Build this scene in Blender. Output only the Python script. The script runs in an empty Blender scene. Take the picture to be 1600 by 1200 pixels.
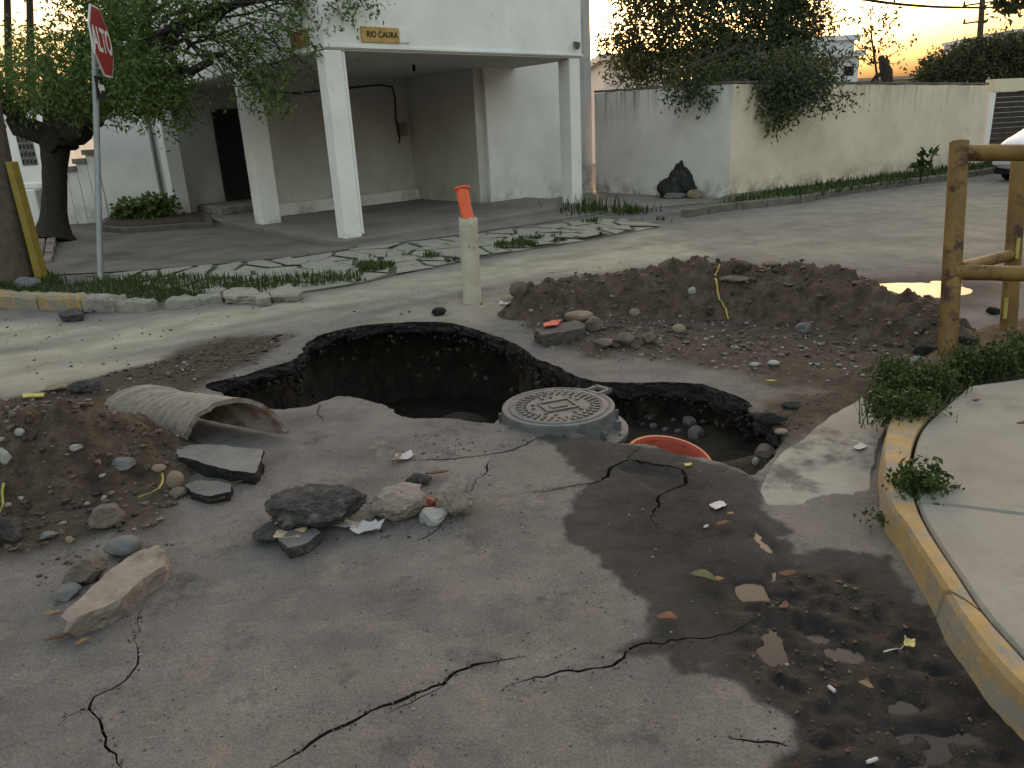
import bpy, bmesh, math, random
import numpy as np
from mathutils import Vector, Matrix
from mathutils.geometry import delaunay_2d_cdt
random.seed(7); rng = np.random.default_rng(7)
S = bpy.context.scene
COL = S.collection
R_ = math.radians

# ------------------------------------------------------------------ camera
FPX, PITCH, ROLL, CH = 1202.0, R_(18.39), R_(3.0), 1.6
_f = np.array([0, math.cos(PITCH), -math.sin(PITCH)]); _r0 = np.array([1., 0, 0]); _u0 = np.array([0, math.sin(PITCH), math.cos(PITCH)])
_R = math.cos(ROLL)*_r0 - math.sin(ROLL)*_u0; _U = math.sin(ROLL)*_r0 + math.cos(ROLL)*_u0
cam = bpy.data.cameras.new('Camera'); camo = bpy.data.objects.new('Camera', cam); COL.objects.link(camo)
cam.sensor_width = 36; cam.lens = 36*FPX/1600; cam.clip_end = 2000; cam.clip_start = .05
M = Matrix.Identity(4)
for i in range(3):
    M[i][0] = _R[i]; M[i][1] = _U[i]; M[i][2] = -_f[i]
M[2][3] = CH
camo.matrix_world = M
S.camera = camo
# ------------------------------------------------------------------ sky, sun, exposure
SUN_AZ, SUN_EL = R_(6), R_(3.8)          # azimuth clockwise from +Y
W = bpy.data.worlds.new('World'); S.world = W; W.use_nodes = True
nt = W.node_tree; bg = nt.nodes['Background']
sky = nt.nodes.new('ShaderNodeTexSky'); sky.sky_type = 'NISHITA'; sky.sun_disc = False
sky.sun_elevation = SUN_EL; sky.sun_rotation = SUN_AZ; sky.air_density = 1.0; sky.dust_density = 10.0; sky.ozone_density = 0.25
hs = nt.nodes.new('ShaderNodeHueSaturation'); hs.inputs['Saturation'].default_value = .87
nt.links.new(sky.outputs[0], hs.inputs['Color']); wbm = nt.nodes.new('ShaderNodeMix'); wbm.data_type = 'RGBA'; wbm.blend_type = 'MULTIPLY'; wbm.inputs['Factor'].default_value = 1; wbm.inputs['B'].default_value = (1.01, .99, 1.0, 1)
nt.links.new(hs.outputs[0], wbm.inputs['A']); nt.links.new(wbm.outputs['Result'], bg.inputs[0])
bg.inputs[1].default_value = .15
sl = bpy.data.lights.new('Sun', 'SUN'); sl.energy = .04; sl.angle = R_(12); sl.color = (1, .78, .5)
so = bpy.data.objects.new('Sun', sl); COL.objects.link(so)
sd = Vector((math.sin(SUN_AZ)*math.cos(SUN_EL), math.cos(SUN_AZ)*math.cos(SUN_EL), math.sin(SUN_EL)))
so.rotation_euler = sd.to_track_quat('Z', 'Y').to_euler()
S.view_settings.view_transform = 'Standard'; S.view_settings.look = 'None'; S.view_settings.gamma = 1
S.view_settings.exposure = 3.35
S.render.engine = 'CYCLES'

# ------------------------------------------------------------------ geometry of the place: a point seen at (px,py) that stands at height z
def ray(x, y): return _f*FPX + _R*(x-800) + _U*(600-y)
def G(x, y, z=0.):
    d = ray(x, y); t = (z-CH)/d[2]; return np.array([d[0]*t, d[1]*t, z])
def D(x, y, depth):                      # a point at a distance along the view axis
    d = ray(x, y)/FPX; return np.array([0, 0, CH]) + d*depth
def Yp(x, y, Y):                         # a point on the vertical plane at y = Y
    d = ray(x, y); return np.array([0, 0, CH]) + d*(Y/d[1])

# ------------------------------------------------------------------ noise
def _h(ix, iy, iz):
    n = (ix*374761393 + iy*668265263 + iz*2147483647*3 + 1013904223) & 0xffffffff
    n = ((n ^ (n >> 13))*1274126177) & 0xffffffff
    return ((n ^ (n >> 16)) & 0xffff)/32767.5 - 1
def vn(P):
    P = np.asarray(P, float); I = np.floor(P).astype(np.int64); Fr = P-I; Fr = Fr*Fr*(3-2*Fr)
    x, y, z = I.T; u, v, w = Fr.T; L = lambda a, b, t: a+(b-a)*t
    return L(L(L(_h(x, y, z), _h(x+1, y, z), u), L(_h(x, y+1, z), _h(x+1, y+1, z), u), v),
             L(L(_h(x, y, z+1), _h(x+1, y, z+1), u), L(_h(x, y+1, z+1), _h(x+1, y+1, z+1), u), v), w)
def fbm(P, sc=1., o=4, seed=0., g=.5):
    P = np.asarray(P, float)
    if P.shape[1] == 2: P = np.c_[P, np.zeros(len(P))]
    r = np.zeros(len(P)); a = 1.; t = 0.; q = P*sc+seed*17.3
    for k in range(o):
        r += a*vn(q); t += a; a *= g; q = q*2.03+11.7
    return r/t
def n1(x, sc=1, seed=0, o=3): return fbm(np.c_[np.asarray(x, float), np.zeros(len(x))+.37], sc, o, seed)

# ------------------------------------------------------------------ materials
MT = {}
TONE = dict(soil=.62, sidewalk_concrete=.62, yellow_kerb_paint=.72, yellow_pipe_paint=.62, pink_concrete=.72, concrete=.75, dusty_clay=.78, terracotta=.7, grey_cast_iron=.62, dark_cast_iron=.6, pit_floor_soil=.42, tree_leaf=1.2, dark_tree_leaf=.85, bush_leaf=.8, weed_leaf=.8, grass_blade=.6, clod=.62, pebble=.6, pale_stone=.7, gutter_concrete=.8, driveway_concrete=1.05, carport_floor=1.05, asphalt_black=.6, asphalt_chunk=.75, white_paper=.6, yellow_tape=.55, orange_plastic=.85, grey_stone=.75, tan_stone=.75, yellow_guard_paint=.8, dusty_flagstone=.78, galvanised_steel=.6, bark=.7, dim_glass=.6)
def mat(name, c1, c2=None, sc=6., rough=.85, bump=.15, bsc=60., c3=None, sc3=1.5, metal=0., spec=.3, dist=.01, coord='Object', c3amt=(.52, .68), detail=6):
    if name in MT: return MT[name]
    k_ = TONE.get(name, 1.); c1 = tuple(x*k_ for x in c1); c2 = c2 and tuple(x*k_ for x in c2); c3 = c3 and tuple(x*k_ for x in c3)
    m = bpy.data.materials.new(name); m.use_nodes = True; n = m.node_tree.nodes; l = m.node_tree.links
    p = n['Principled BSDF']; p.inputs['Roughness'].default_value = rough; p.inputs['Metallic'].default_value = metal
    p.inputs['Specular IOR Level'].default_value = spec
    tc = n.new('ShaderNodeTexCoord'); co = tc.outputs[coord]
    c2 = c2 or tuple(x*.7 for x in c1)
    t = n.new('ShaderNodeTexNoise'); t.inputs['Scale'].default_value = sc; t.inputs['Detail'].default_value = detail; t.inputs['Roughness'].default_value = .65
    l.new(co, t.inputs['Vector'])
    r = n.new('ShaderNodeValToRGB'); r.color_ramp.elements[0].position = .35; r.color_ramp.elements[1].position = .65
    r.color_ramp.elements[0].color = (*c2, 1); r.color_ramp.elements[1].color = (*c1, 1); l.new(t.outputs['Fac'], r.inputs['Fac'])
    out = r.outputs['Color']
    if c3:
        t3 = n.new('ShaderNodeTexNoise'); t3.inputs['Scale'].default_value = sc3; t3.inputs['Detail'].default_value = 8; t3.inputs['Roughness'].default_value = .7
        l.new(co, t3.inputs['Vector'])
        mr = n.new('ShaderNodeMapRange'); mr.inputs['From Min'].default_value = c3amt[0]; mr.inputs['From Max'].default_value = c3amt[1]; l.new(t3.outputs['Fac'], mr.inputs['Value'])
        mx = n.new('ShaderNodeMix'); mx.data_type = 'RGBA'; mx.inputs['B'].default_value = (*c3, 1)
        l.new(mr.outputs['Result'], mx.inputs['Factor']); l.new(out, mx.inputs['A']); out = mx.outputs['Result']
    l.new(out, p.inputs['Base Color'])
    if bump:
        b = n.new('ShaderNodeBump'); b.inputs['Strength'].default_value = bump; b.inputs['Distance'].default_value = dist
        tb = n.new('ShaderNodeTexNoise'); tb.inputs['Scale'].default_value = bsc; tb.inputs['Detail'].default_value = 5; l.new(co, tb.inputs['Vector'])
        l.new(tb.outputs['Fac'], b.inputs['Height']); l.new(b.outputs['Normal'], p.inputs['Normal'])
    MT[name] = m; return m
def leafmat(name, c1, c2, c3=None, tr=.25):
    k_ = TONE.get(name, 1.); c1 = tuple(x*k_ for x in c1); c2 = tuple(x*k_ for x in c2); c3 = c3 and tuple(x*k_ for x in c3)
    m = bpy.data.materials.new(name); m.use_nodes = True; n = m.node_tree.nodes; l = m.node_tree.links
    p = n['Principled BSDF']; p.inputs['Roughness'].default_value = .6; p.inputs['Specular IOR Level'].default_value = .25
    g = n.new('ShaderNodeNewGeometry'); r = n.new('ShaderNodeValToRGB')
    r.color_ramp.elements[0].color = (*c1, 1); r.color_ramp.elements[1].color = (*c2, 1)
    if c3: e = r.color_ramp.elements.new(.5); e.color = (*c3, 1)
    l.new(g.outputs['Random Per Island'], r.inputs['Fac']); l.new(r.outputs['Color'], p.inputs['Base Color'])
    t = n.new('ShaderNodeBsdfTranslucent'); l.new(r.outputs['Color'], t.inputs['Color'])
    mx = n.new('ShaderNodeMixShader'); mx.inputs[0].default_value = tr
    l.new(p.outputs[0], mx.inputs[1]); l.new(t.outputs[0], mx.inputs[2]); l.new(mx.outputs[0], n['Material Output'].inputs['Surface'])
    MT[name] = m; return m
def flat(name, c, rough=.6, metal=0.): return mat(name, c, tuple(x*.8 for x in c), 5, rough, .05, 80, metal=metal)

def wallmat(name, c1, c2, stain, top, drip=.8, foot=.5, amt=.75):
    """painted render with dark drip streaks below the coping and splash dirt at the foot"""
    m = mat(name, c1, c2, 1.3, .92, .22, 45, c3=tuple(x*.72 for x in c1), sc3=.9, c3amt=(.55, .85)); n = m.node_tree.nodes; l = m.node_tree.links; p = n['Principled BSDF']
    base = p.inputs['Base Color'].links[0].from_socket; tc = n['Texture Coordinate'] if 'Texture Coordinate' in n else n.new('ShaderNodeTexCoord')
    mp = n.new('ShaderNodeMapping'); mp.inputs['Scale'].default_value = (5, 5, .35); l.new(tc.outputs['Object'], mp.inputs['Vector'])
    t = n.new('ShaderNodeTexNoise'); t.inputs['Scale'].default_value = 1.6; t.inputs['Detail'].default_value = 6; l.new(mp.outputs[0], t.inputs['Vector'])
    t2 = n.new('ShaderNodeTexNoise'); t2.inputs['Scale'].default_value = 2.2; t2.inputs['Detail'].default_value = 7; t2.inputs['Roughness'].default_value = .7; l.new(tc.outputs['Object'], t2.inputs['Vector'])
    sx = n.new('ShaderNodeSeparateXYZ'); l.new(tc.outputs['Object'], sx.inputs[0])
    def mr(src, a, b, c=0., d=1.):
        q = n.new('ShaderNodeMapRange'); q.inputs['From Min'].default_value = a; q.inputs['From Max'].default_value = b; q.inputs['To Min'].default_value = c; q.inputs['To Max'].default_value = d; l.new(src, q.inputs['Value']); return q.outputs[0]
    def op(o, a, b):
        q = n.new('ShaderNodeMath'); q.operation = o
        for i, v in enumerate((a, b)):
            if isinstance(v, float): q.inputs[i].default_value = v
            else: l.new(v, q.inputs[i])
        return q.outputs[0]
    t4 = n.new('ShaderNodeTexNoise'); t4.inputs['Scale'].default_value = .55; t4.inputs['Detail'].default_value = 4; l.new(tc.outputs['Object'], t4.inputs['Vector'])
    dr = op('MULTIPLY', op('MULTIPLY', mr(sx.outputs['Z'], top-drip, top), mr(t.outputs['Fac'], .46, .66)), mr(t4.outputs['Fac'], .40, .62, .12, 1.))
    ft = op('MULTIPLY', mr(sx.outputs['Z'], foot, .0), mr(t2.outputs['Fac'], .46, .62))
    pt = op('MULTIPLY', mr(t2.outputs['Fac'], .63, .74), .45)
    f = op('MULTIPLY', op('MAXIMUM', op('MAXIMUM', dr, ft), pt), amt)
    mx = n.new('ShaderNodeMix'); mx.data_type = 'RGBA'; mx.inputs['B'].default_value = (*stain, 1); l.new(f, mx.inputs['Factor']); l.new(base, mx.inputs['A']); l.new(mx.outputs['Result'], p.inputs['Base Color']); return m
asph = mat('asphalt_chunk', (.085, .080, .074), (.035, .034, .032), 16, .95, 1.0, 55, dist=.02, c3=(.15, .13, .11), sc3=14, c3amt=(.56, .64))
asphB = mat('asphalt_black', (.03, .029, .027), (.014, .014, .013), 14, .95, .6, 60)
conc = mat('concrete', (.36, .33, .28), (.24, .215, .18), 5, .92, .35, 70, c3=(.14, .125, .10), sc3=3.0)
concP = mat('pink_concrete', (.34, .285, .24), (.23, .185, .15), 7, .92, .5, 60, c3=(.15, .12, .095), sc3=5)
concG = mat('grey_stone', (.20, .20, .195), (.12, .12, .115), 6, .9, .4, 60)
concD = mat('dusty_flagstone', (.37, .355, .285), (.27, .255, .20), 4, .93, .35, 60, c3=(.17, .16, .12), sc3=4)
tanst = mat('tan_stone', (.30, .235, .165), (.20, .15, .10), 8, .85, .3, 50)
palest = mat('pale_stone', (.46, .44, .40), (.33, .31, .28), 8, .8, .2, 40)
brownst = mat('brown_stone', (.15, .12, .095), (.08, .062, .048), 8, .9, .4, 50)
brick = mat('brick_red', (.25, .09, .055), (.16, .055, .035), 12, .9, .3, 70)
soilm = mat('soil', (.142, .097, .064), (.058, .039, .027), 9, .96, 1.0, 38, c3=(.165, .13, .092), sc3=6, dist=.03)
whitew = wallmat('white_paint_wall', (.77, .76, .72), (.69, .67, .63), (.16, .14, .115), 6.6, 1.5, .7, .6)
whitep = wallmat('white_paint_pillar', (.76, .75, .71), (.68, .66, .62), (.22, .19, .15), 5, 1, .5, .7)
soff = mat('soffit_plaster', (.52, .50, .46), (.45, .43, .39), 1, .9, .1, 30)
yellowp = mat('yellow_kerb_paint', (.46, .31, .13), (.38, .25, .10), 9, .8, .3, 60, c3=(.27, .245, .20), sc3=6, c3amt=(.44, .56))
pipeY = mat('yellow_pipe_paint', (.33, .19, .05), (.21, .115, .032), 5, .6, .35, 45, c3=(.075, .035, .018), sc3=4.5, c3amt=(.54, .62), spec=.3)
steel = mat('galvanised_steel', (.38, .40, .39), (.30, .32, .31), 8, .45, .05, 40, metal=.5)
iron = mat('grey_cast_iron', (.22, .22, .218), (.14, .14, .139), 14, .7, .35, 90, metal=.05, c3=(.10, .092, .082), sc3=9)
ironD = mat('dark_cast_iron', (.15, .15, .145), (.09, .09, .088), 14, .6, .2, 90, metal=.3)
orange = mat('orange_plastic', (.40, .06, .025), (.33, .05, .022), 5, .5, .08, 40, c3=(.30, .07, .03), sc3=6, c3amt=(.6, .75))
orangeL = mat('orange_delineator_plastic', (.75, .12, .04), (.65, .10, .035), 5, .5, .05, 40)
bark = mat('bark', (.055, .042, .032), (.028, .021, .016), 14, .95, .9, 30, dist=.03)
barkW = mat('weathered_pole_wood', (.085, .066, .046), (.05, .038, .027), 9, .95, .6, 25)
black = mat('black_plastic', (.012, .012, .013), (.007, .007, .007), 10, .6, .9, 14, dist=.05, c3=(.05, .045, .04), sc3=7)
paper = mat('white_paper', (.72, .68, .68), (.62, .58, .58), 10, .8, .2, 30)
card = mat('cardboard', (.42, .33, .22), (.33, .25, .16), 10, .85, .2, 40)
dryleaf = mat('dry_leaf', (.15, .075, .04), (.085, .045, .025), 20, .8, .2, 40)
tape = mat('yellow_tape', (.62, .52, .10), (.5, .42, .08), 12, .5, .1, 40)
redp = mat('red_plastic_scrap', (.45, .03, .02), (.3, .02, .015), 12, .5, .1, 40)
terr = mat('terracotta', (.22, .125, .085), (.15, .08, .052), 9, .9, .4, 50, c3=(.30, .255, .215), sc3=7, c3amt=(.40, .55))
pipeO = mat('dusty_clay', (.40, .345, .28), (.30, .25, .195), 9, .92, .5, 50, c3=(.20, .145, .105), sc3=9, c3amt=(.5, .68))
driveM = mat('driveway_concrete', (.16, .135, .11), (.10, .085, .07), 1.5, .9, .2, 40, c3=(.06, .052, .045), sc3=.7)
floorM = mat('carport_floor', (.21, .185, .16), (.15, .13, .11), 1.2, .85, .15, 40, c3=(.08, .07, .06), sc3=.6)
concS = mat('sidewalk_concrete', (.40, .375, .32), (.31, .285, .235), 2.2, .92, .4, 110, c3=(.22, .20, .165), sc3=2.6, c3amt=(.55, .75))
apron = mat('gutter_concrete', (.33, .315, .275), (.25, .235, .20), 3, .9, .35, 90, c3=(.10, .092, .08), sc3=2.2, c3amt=(.5, .62))
leafL = leafmat('tree_leaf', (.045, .08, .02), (.13, .18, .05), (.075, .12, .03), .35)
leafR = leafmat('dark_tree_leaf', (.036, .052, .022), (.105, .12, .05), (.06, .078, .032), .22)
leafB = leafmat('bush_leaf', (.035, .045, .018), (.09, .10, .04), None, .2)
leafW = leafmat('weed_leaf', (.022, .045, .010), (.085, .11, .03), (.045, .075, .018), .25)
grassM = leafmat('grass_blade', (.04, .075, .012), (.10, .13, .03), (.06, .10, .02), .25)
pebM = leafmat('pebble', (.07, .055, .04), (.40, .37, .32), (.16, .135, .105), 0.0)

# ------------------------------------------------------------------ mesh helpers
def mk(name, V, Fc, m, parent=None, smooth=False):
    me = bpy.data.meshes.new(name); me.from_pydata([tuple(map(float, v)) for v in V], [], [tuple(int(i) for i in f) for f in Fc]); me.update()
    if isinstance(m, (list, tuple)):
        for q in m: me.materials.append(q)
    elif m: me.materials.append(m)
    o = bpy.data.objects.new(name, me); COL.objects.link(o)
    if smooth: me.polygons.foreach_set('use_smooth', [True]*len(me.polygons))
    if parent: o.parent = parent
    return o
class MB:
    def __init__(s): s.V = []; s.F = []; s.M = []
    def add(s, V, Fc, mi=0):
        o = len(s.V); s.V += [tuple(v) for v in V]; s.F += [tuple(i+o for i in f) for f in Fc]; s.M += [mi]*len(Fc); return s
    def prism(s, poly, z0, z1, mi=0, ch=0.):
        n = len(poly); P = [np.array(p[:2], float) for p in poly]; c = sum(P)/n
        a = sum(P[i][0]*P[(i+1) % n][1]-P[(i+1) % n][0]*P[i][1] for i in range(n))
        if a < 0: P = P[::-1]
        if ch:
            Q = []
            for i in range(n):
                d1 = P[i]-P[i-1]; d2 = P[(i+1) % n]-P[i]; d1 /= np.linalg.norm(d1)+1e-9; d2 /= np.linalg.norm(d2)+1e-9
                nn = np.array([-d1[1]-d2[1], d1[0]+d2[0]]); nn /= np.linalg.norm(nn)+1e-9; Q.append(P[i]+nn*ch)
            V = [(p[0], p[1], z0) for p in P]+[(p[0], p[1], z1-ch) for p in P]+[(p[0], p[1], z1) for p in Q]; L = 3
        else:
            V = [(p[0], p[1], z0) for p in P]+[(p[0], p[1], z1) for p in P]; L = 2
        Fc = [tuple(range(n))[::-1], tuple(range((L-1)*n, L*n))]
        for k in range(L-1):
            Fc += [(k*n+i, k*n+(i+1) % n, (k+1)*n+(i+1) % n, (k+1)*n+i) for i in range(n)]
        return s.add(V, Fc, mi)
    def box(s, c, sz, mi=0, R=None):
        x, y, z = [q/2 for q in sz]
        V = [np.array((i*x, j*y, k*z)) for i in (-1, 1) for j in (-1, 1) for k in (-1, 1)]
        if R is not None: V = [np.array(R @ Vector(v)) for v in V]
        V = [v+np.array(c) for v in V]
        return s.add(V, [(0, 1, 3, 2), (4, 6, 7, 5), (0, 4, 5, 1), (2, 3, 7, 6), (0, 2, 6, 4), (1, 5, 7, 3)], mi)
    def tube(s, path, rad, seg=10, cap=True, mi=0, jit=0.):
        P = [np.array(p, float) for p in path]; n = len(P)
        rad = [rad]*n if np.isscalar(rad) else rad; V = []; up = None
        for i in range(n):
            t = P[min(i+1, n-1)]-P[max(i-1, 0)]; t /= np.linalg.norm(t)+1e-9
            if up is None: up = np.array([0, 0, 1.]) if abs(t[2]) < .9 else np.array([1., 0, 0])
            a = np.cross(t, up); a /= np.linalg.norm(a)+1e-9; b = np.cross(a, t); up = b
            for k in range(seg):
                th = 2*math.pi*k/seg; rr = rad[i]*(1+jit*random.uniform(-1, 1)); V.append(P[i]+rr*(a*math.cos(th)+b*math.sin(th)))
        Fc = [(i*seg+k, i*seg+(k+1) % seg, (i+1)*seg+(k+1) % seg, (i+1)*seg+k) for i in range(n-1) for k in range(seg)]
        if cap: Fc += [tuple(range(seg))[::-1], tuple(range((n-1)*seg, n*seg))]
        return s.add(V, Fc, mi)
    def lathe(s, prof, c, seg=48, mi=0, close=False):
        V = []; n = len(prof)
        for (r, z) in prof:
            for k in range(seg):
                th = 2*math.pi*k/seg; V.append((c[0]+r*math.cos(th), c[1]+r*math.sin(th), c[2]+z))
        Fc = [(i*seg+k, i*seg+(k+1) % seg, (i+1)*seg+(k+1) % seg, (i+1)*seg+k) for i in range(n-1) for k in range(seg)]
        Fc += [tuple(range(seg))[::-1], tuple(range((n-1)*seg, n*seg))]
        return s.add(V, Fc, mi)
    def build(s, name, m, parent=None, smooth=False, bevel=0):
        o = mk(name, s.V, s.F, m, parent)
        if any(s.M): o.data.polygons.foreach_set('material_index', s.M)
        if smooth:
            o.data.polygons.foreach_set('use_smooth', [True]*len(o.data.polygons))
            md = o.modifiers.new('es', 'EDGE_SPLIT'); md.split_angle = R_(40)
        if bevel:
            md = o.modifiers.new('bv', 'BEVEL'); md.width = bevel; md.segments = 2; md.limit_method = 'ANGLE'
        return o
def tag(o, label=None, cat=None, group=None, kind=None):
    if label: o['label'] = label
    if cat: o['category'] = cat
    if group: o['group'] = group
    if kind: o['kind'] = kind
    return o
def empty(name, loc=(0, 0, 0)):
    o = bpy.data.objects.new(name, None); COL.objects.link(o); o.location = loc; o.empty_display_size = .1; return o
def thing(name, label, cat, group=None): return tag(empty(name), label, cat, group)
def struct(o): o['kind'] = 'structure'; return o
def pip(P, poly):
    P = np.asarray(P); poly = np.asarray(poly)[:, :2]; res = np.zeros(len(P), bool)
    lo = poly.min(0); hi = poly.max(0); sel = np.where((P[:, 0] >= lo[0]) & (P[:, 0] <= hi[0]) & (P[:, 1] >= lo[1]) & (P[:, 1] <= hi[1]))[0]
    if len(sel) == 0: return res
    x = P[sel, 0]; y = P[sel, 1]; c = np.zeros(len(sel), bool); n = len(poly)
    for i in range(n):
        x1, y1 = poly[i]; x2, y2 = poly[(i+1) % n]
        if y1 == y2: continue
        c ^= ((y1 > y) != (y2 > y)) & (x < (x2-x1)*(y-y1)/(y2-y1)+x1)
    res[sel] = c; return res
def dseg(P, poly, closed=True):
    P = np.asarray(P)[:, :2]; poly = np.asarray(poly)[:, :2]; d = np.full(len(P), 1e9); n = len(poly)
    for i in range(n if closed else n-1):
        a = poly[i]; b = poly[(i+1) % n]; ab = b-a; L = ab@ab+1e-12
        t = np.clip(((P-a)@ab)/L, 0, 1); q = P-a-t[:, None]*ab; d = np.minimum(d, np.hypot(q[:, 0], q[:, 1]))
    return d
def sdf(P, poly): d = dseg(P, poly); return np.where(pip(P, poly), -d, d)     # negative inside
def smooth(x, a, b): t = np.clip((x-a)/(b-a), 0, 1); return t*t*(3-2*t)
def gp(pts, z=0.): return np.array([G(x, y, z)[:2] for x, y in pts])
def dense(poly, step, closed=True, curve=True):
    P = np.asarray(poly, float); n = len(P); out = []
    for i in range(n if closed else n-1):
        if closed: p0, p1, p2, p3 = P[i-1], P[i], P[(i+1) % n], P[(i+2) % n]
        else: p0, p1, p2, p3 = P[max(i-1, 0)], P[i], P[i+1], P[min(i+2, n-1)]
        k = max(1, int(np.linalg.norm(p2-p1)/step))
        for j in range(k):
            t = j/k
            out.append(.5*((2*p1)+(-p0+p2)*t+(2*p0-5*p1+4*p2-p3)*t*t+(-p0+3*p1-3*p2+p3)*t**3) if curve else p1+(p2-p1)*t)
    if not closed: out.append(P[-1])
    return np.array(out)

# ------------------------------------------------------------------ traced outlines on the ground
RIM_PX = [(322, 604), (350, 594), (392, 583), (428, 570), (462, 558), (478, 541), (486, 530), (530, 515), (575, 507), (625, 503), (690, 504), (742, 514),
          (790, 530), (822, 547), (850, 565), (892, 583), (930, 594), (975, 599), (1030, 597), (1085, 599), (1125, 608), (1165, 627), (1188, 650),
          (1213, 672), (1218, 700), (1200, 728), (1178, 742), (1150, 734), (1112, 724), (1055, 712), (1000, 697), (950, 690), (905, 677), (870, 671),
          (835, 665), (765, 661), (690, 655), (622, 648), (592, 632), (560, 622), (525, 620), (482, 634), (430, 640), (382, 630), (345, 616)]
rim = dense(gp(RIM_PX), .02)
_t = np.arange(len(rim))
_nr = np.roll(rim, -1, 0)-np.roll(rim, 1, 0); _nr = np.c_[_nr[:, 1], -_nr[:, 0]]; _nr /= np.linalg.norm(_nr, axis=1)[:, None]
if pip((rim+_nr*.02)[:1], rim)[0]: _nr = -_nr
rim = rim + _nr*(fbm(rim, 5, 4, 3)[:, None]*.05 + fbm(rim, 25, 3, 5)[:, None]*.014)
WET_PX = [(840, 682), (905, 735), (925, 755), (880, 785), (893, 850), (945, 885), (985, 908), (1002, 955), (955, 1012), (1045, 1012), (1085, 1036), (1135, 1040),
          (1190, 1085), (1232, 1120), (1238, 1160), (1215, 1200), (1190, 1300), (1650, 1300), (1620, 1165), (1483, 1005), (1403, 870), (1300, 850), (1240, 850), (1200, 790), (1183, 745), (1050, 705), (950, 685)]
MUD_PX = [(1150, 905), (1240, 885), (1330, 900), (1420, 945), (1500, 1040), (1560, 1110), (1640, 1200), (1660, 1300), (1190, 1300), (1215, 1190), (1235, 1130), (1190, 1070), (1150, 1000)]
POOLS_PX = [[(1170, 808), (1200, 838), (1225, 862), (1228, 890), (1205, 900), (1198, 865), (1178, 835)],
            [(1150, 907), (1190, 905), (1200, 930), (1180, 950), (1155, 935)],
            [(1190, 965), (1215, 975), (1240, 1010), (1230, 1030), (1190, 1025)],
            [(1245, 970), (1320, 1000), (1360, 1025), (1330, 1035), (1270, 1005)],
            [(1365, 1075), (1400, 1070), (1450, 1100), (1420, 1115), (1380, 1100)],
            [(1395, 1150), (1440, 1130), (1500, 1125), (1530, 1145), (1490, 1175), (1450, 1215), (1380, 1220)]]
CRACKS = [([(395, 1215), (420, 1200), (470, 1170), (500, 1152), (560, 1120), (578, 1111), (600, 1102), (650, 1084), (688, 1066), (704, 1050), (740, 1040), (770, 1033), (822, 1024)], .021),
          ([(790, 1075), (850, 1056), (890, 1047), (930, 1045), (955, 1036), (978, 1017), (1010, 1006), (1050, 1000), (1085, 992), (1140, 984), (1180, 965)], .016),
          ([(200, 1215), (170, 1175), (150, 1122), (136, 1110), (150, 1090), (180, 1076), (205, 1050), (218, 1022), (210, 1000), (215, 988)], .012),
          ([(640, 717), (700, 718), (760, 711), (800, 702), (838, 688), (862, 681)], .018),
          ([(737, 762), (745, 747), (758, 737), (764, 719)], .012),
          ([(860, 765), (920, 755), (945, 748), (958, 731), (988, 721), (1035, 729), (1068, 741), (1066, 758), (1032, 774), (1026, 790), (1016, 808), (1026, 826)], .026),
          ([(655, 842), (678, 829), (690, 817)], .009), ([(507, 658), (497, 645), (500, 632)], .010),
          ([(700, 1066), (672, 1082), (640, 1098), (610, 1112)], .007), ([(575, 1118), (545, 1138), (520, 1146)], .008), ([(215, 990), (212, 970), (222, 955)], .006), ([(1000, 700), (985, 712), (978, 722)], .01), ([(130, 1112), (108, 1120), (90, 1135)], .006),
          ([(1140, 1150), (1185, 1157), (1230, 1158)], .012), ([(905, 757), (850, 768), (815, 770)], .010)]
DIPS = [([(958, 731), (988, 721), (1035, 729), (1068, 741), (1066, 758), (1030, 776)], .03)]
wet_poly, mud_poly = gp(WET_PX), gp(MUD_PX)
pools = [gp(p) for p in POOLS_PX]
KF_PX = [(1420, 640), (1394, 668), (1375, 719), (1373, 766), (1379, 822), (1403, 859), (1427, 901), (1459, 957), (1483, 1009), (1534, 1083), (1600, 1153), (1680, 1235), (1800, 1330)]
KI_PX = [(1462, 645), (1436, 673), (1422, 724), (1431, 785), (1455, 836), (1501, 906), (1539, 962), (1595, 1023), (1660, 1095), (1760, 1190), (1900, 1300)]
kfoot = dense(gp(KF_PX), .05, False); kin = dense(gp(KI_PX, .13), .05, False)
DIRT_PX = [[(790, 470), (860, 440), (1000, 420), (1150, 415), (1330, 430), (1470, 480), (1480, 560), (1400, 640), (1340, 630), (1250, 600), (1140, 585), (1000, 560), (900, 560), (850, 535)],
           [(-80, 640), (100, 600), (240, 565), (350, 528), (460, 520), (430, 548), (330, 590), (270, 640), (300, 740), (250, 830), (0, 880), (-120, 880)],
           [(1190, 640), (1290, 600), (1400, 580), (1440, 640), (1360, 640), (1215, 700)]]
DUST_PX = [(-400, 505), (150, 497), (330, 478), (560, 448), (800, 398), (1000, 362), (1060, 360), (1130, 400), (1000, 413), (870, 436), (800, 470), (730, 505), (560, 505), (470, 522), (330, 545), (200, 585), (60, 620), (-300, 640)]
dirt_polys = [gp(p) for p in DIRT_PX]; dust_poly = gp(DUST_PX)
PUD2_PX = [(1350, 445), (1400, 438), (1450, 438), (1500, 435), (1535, 452), (1490, 468), (1420, 462)]
pud2 = gp(PUD2_PX)

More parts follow.
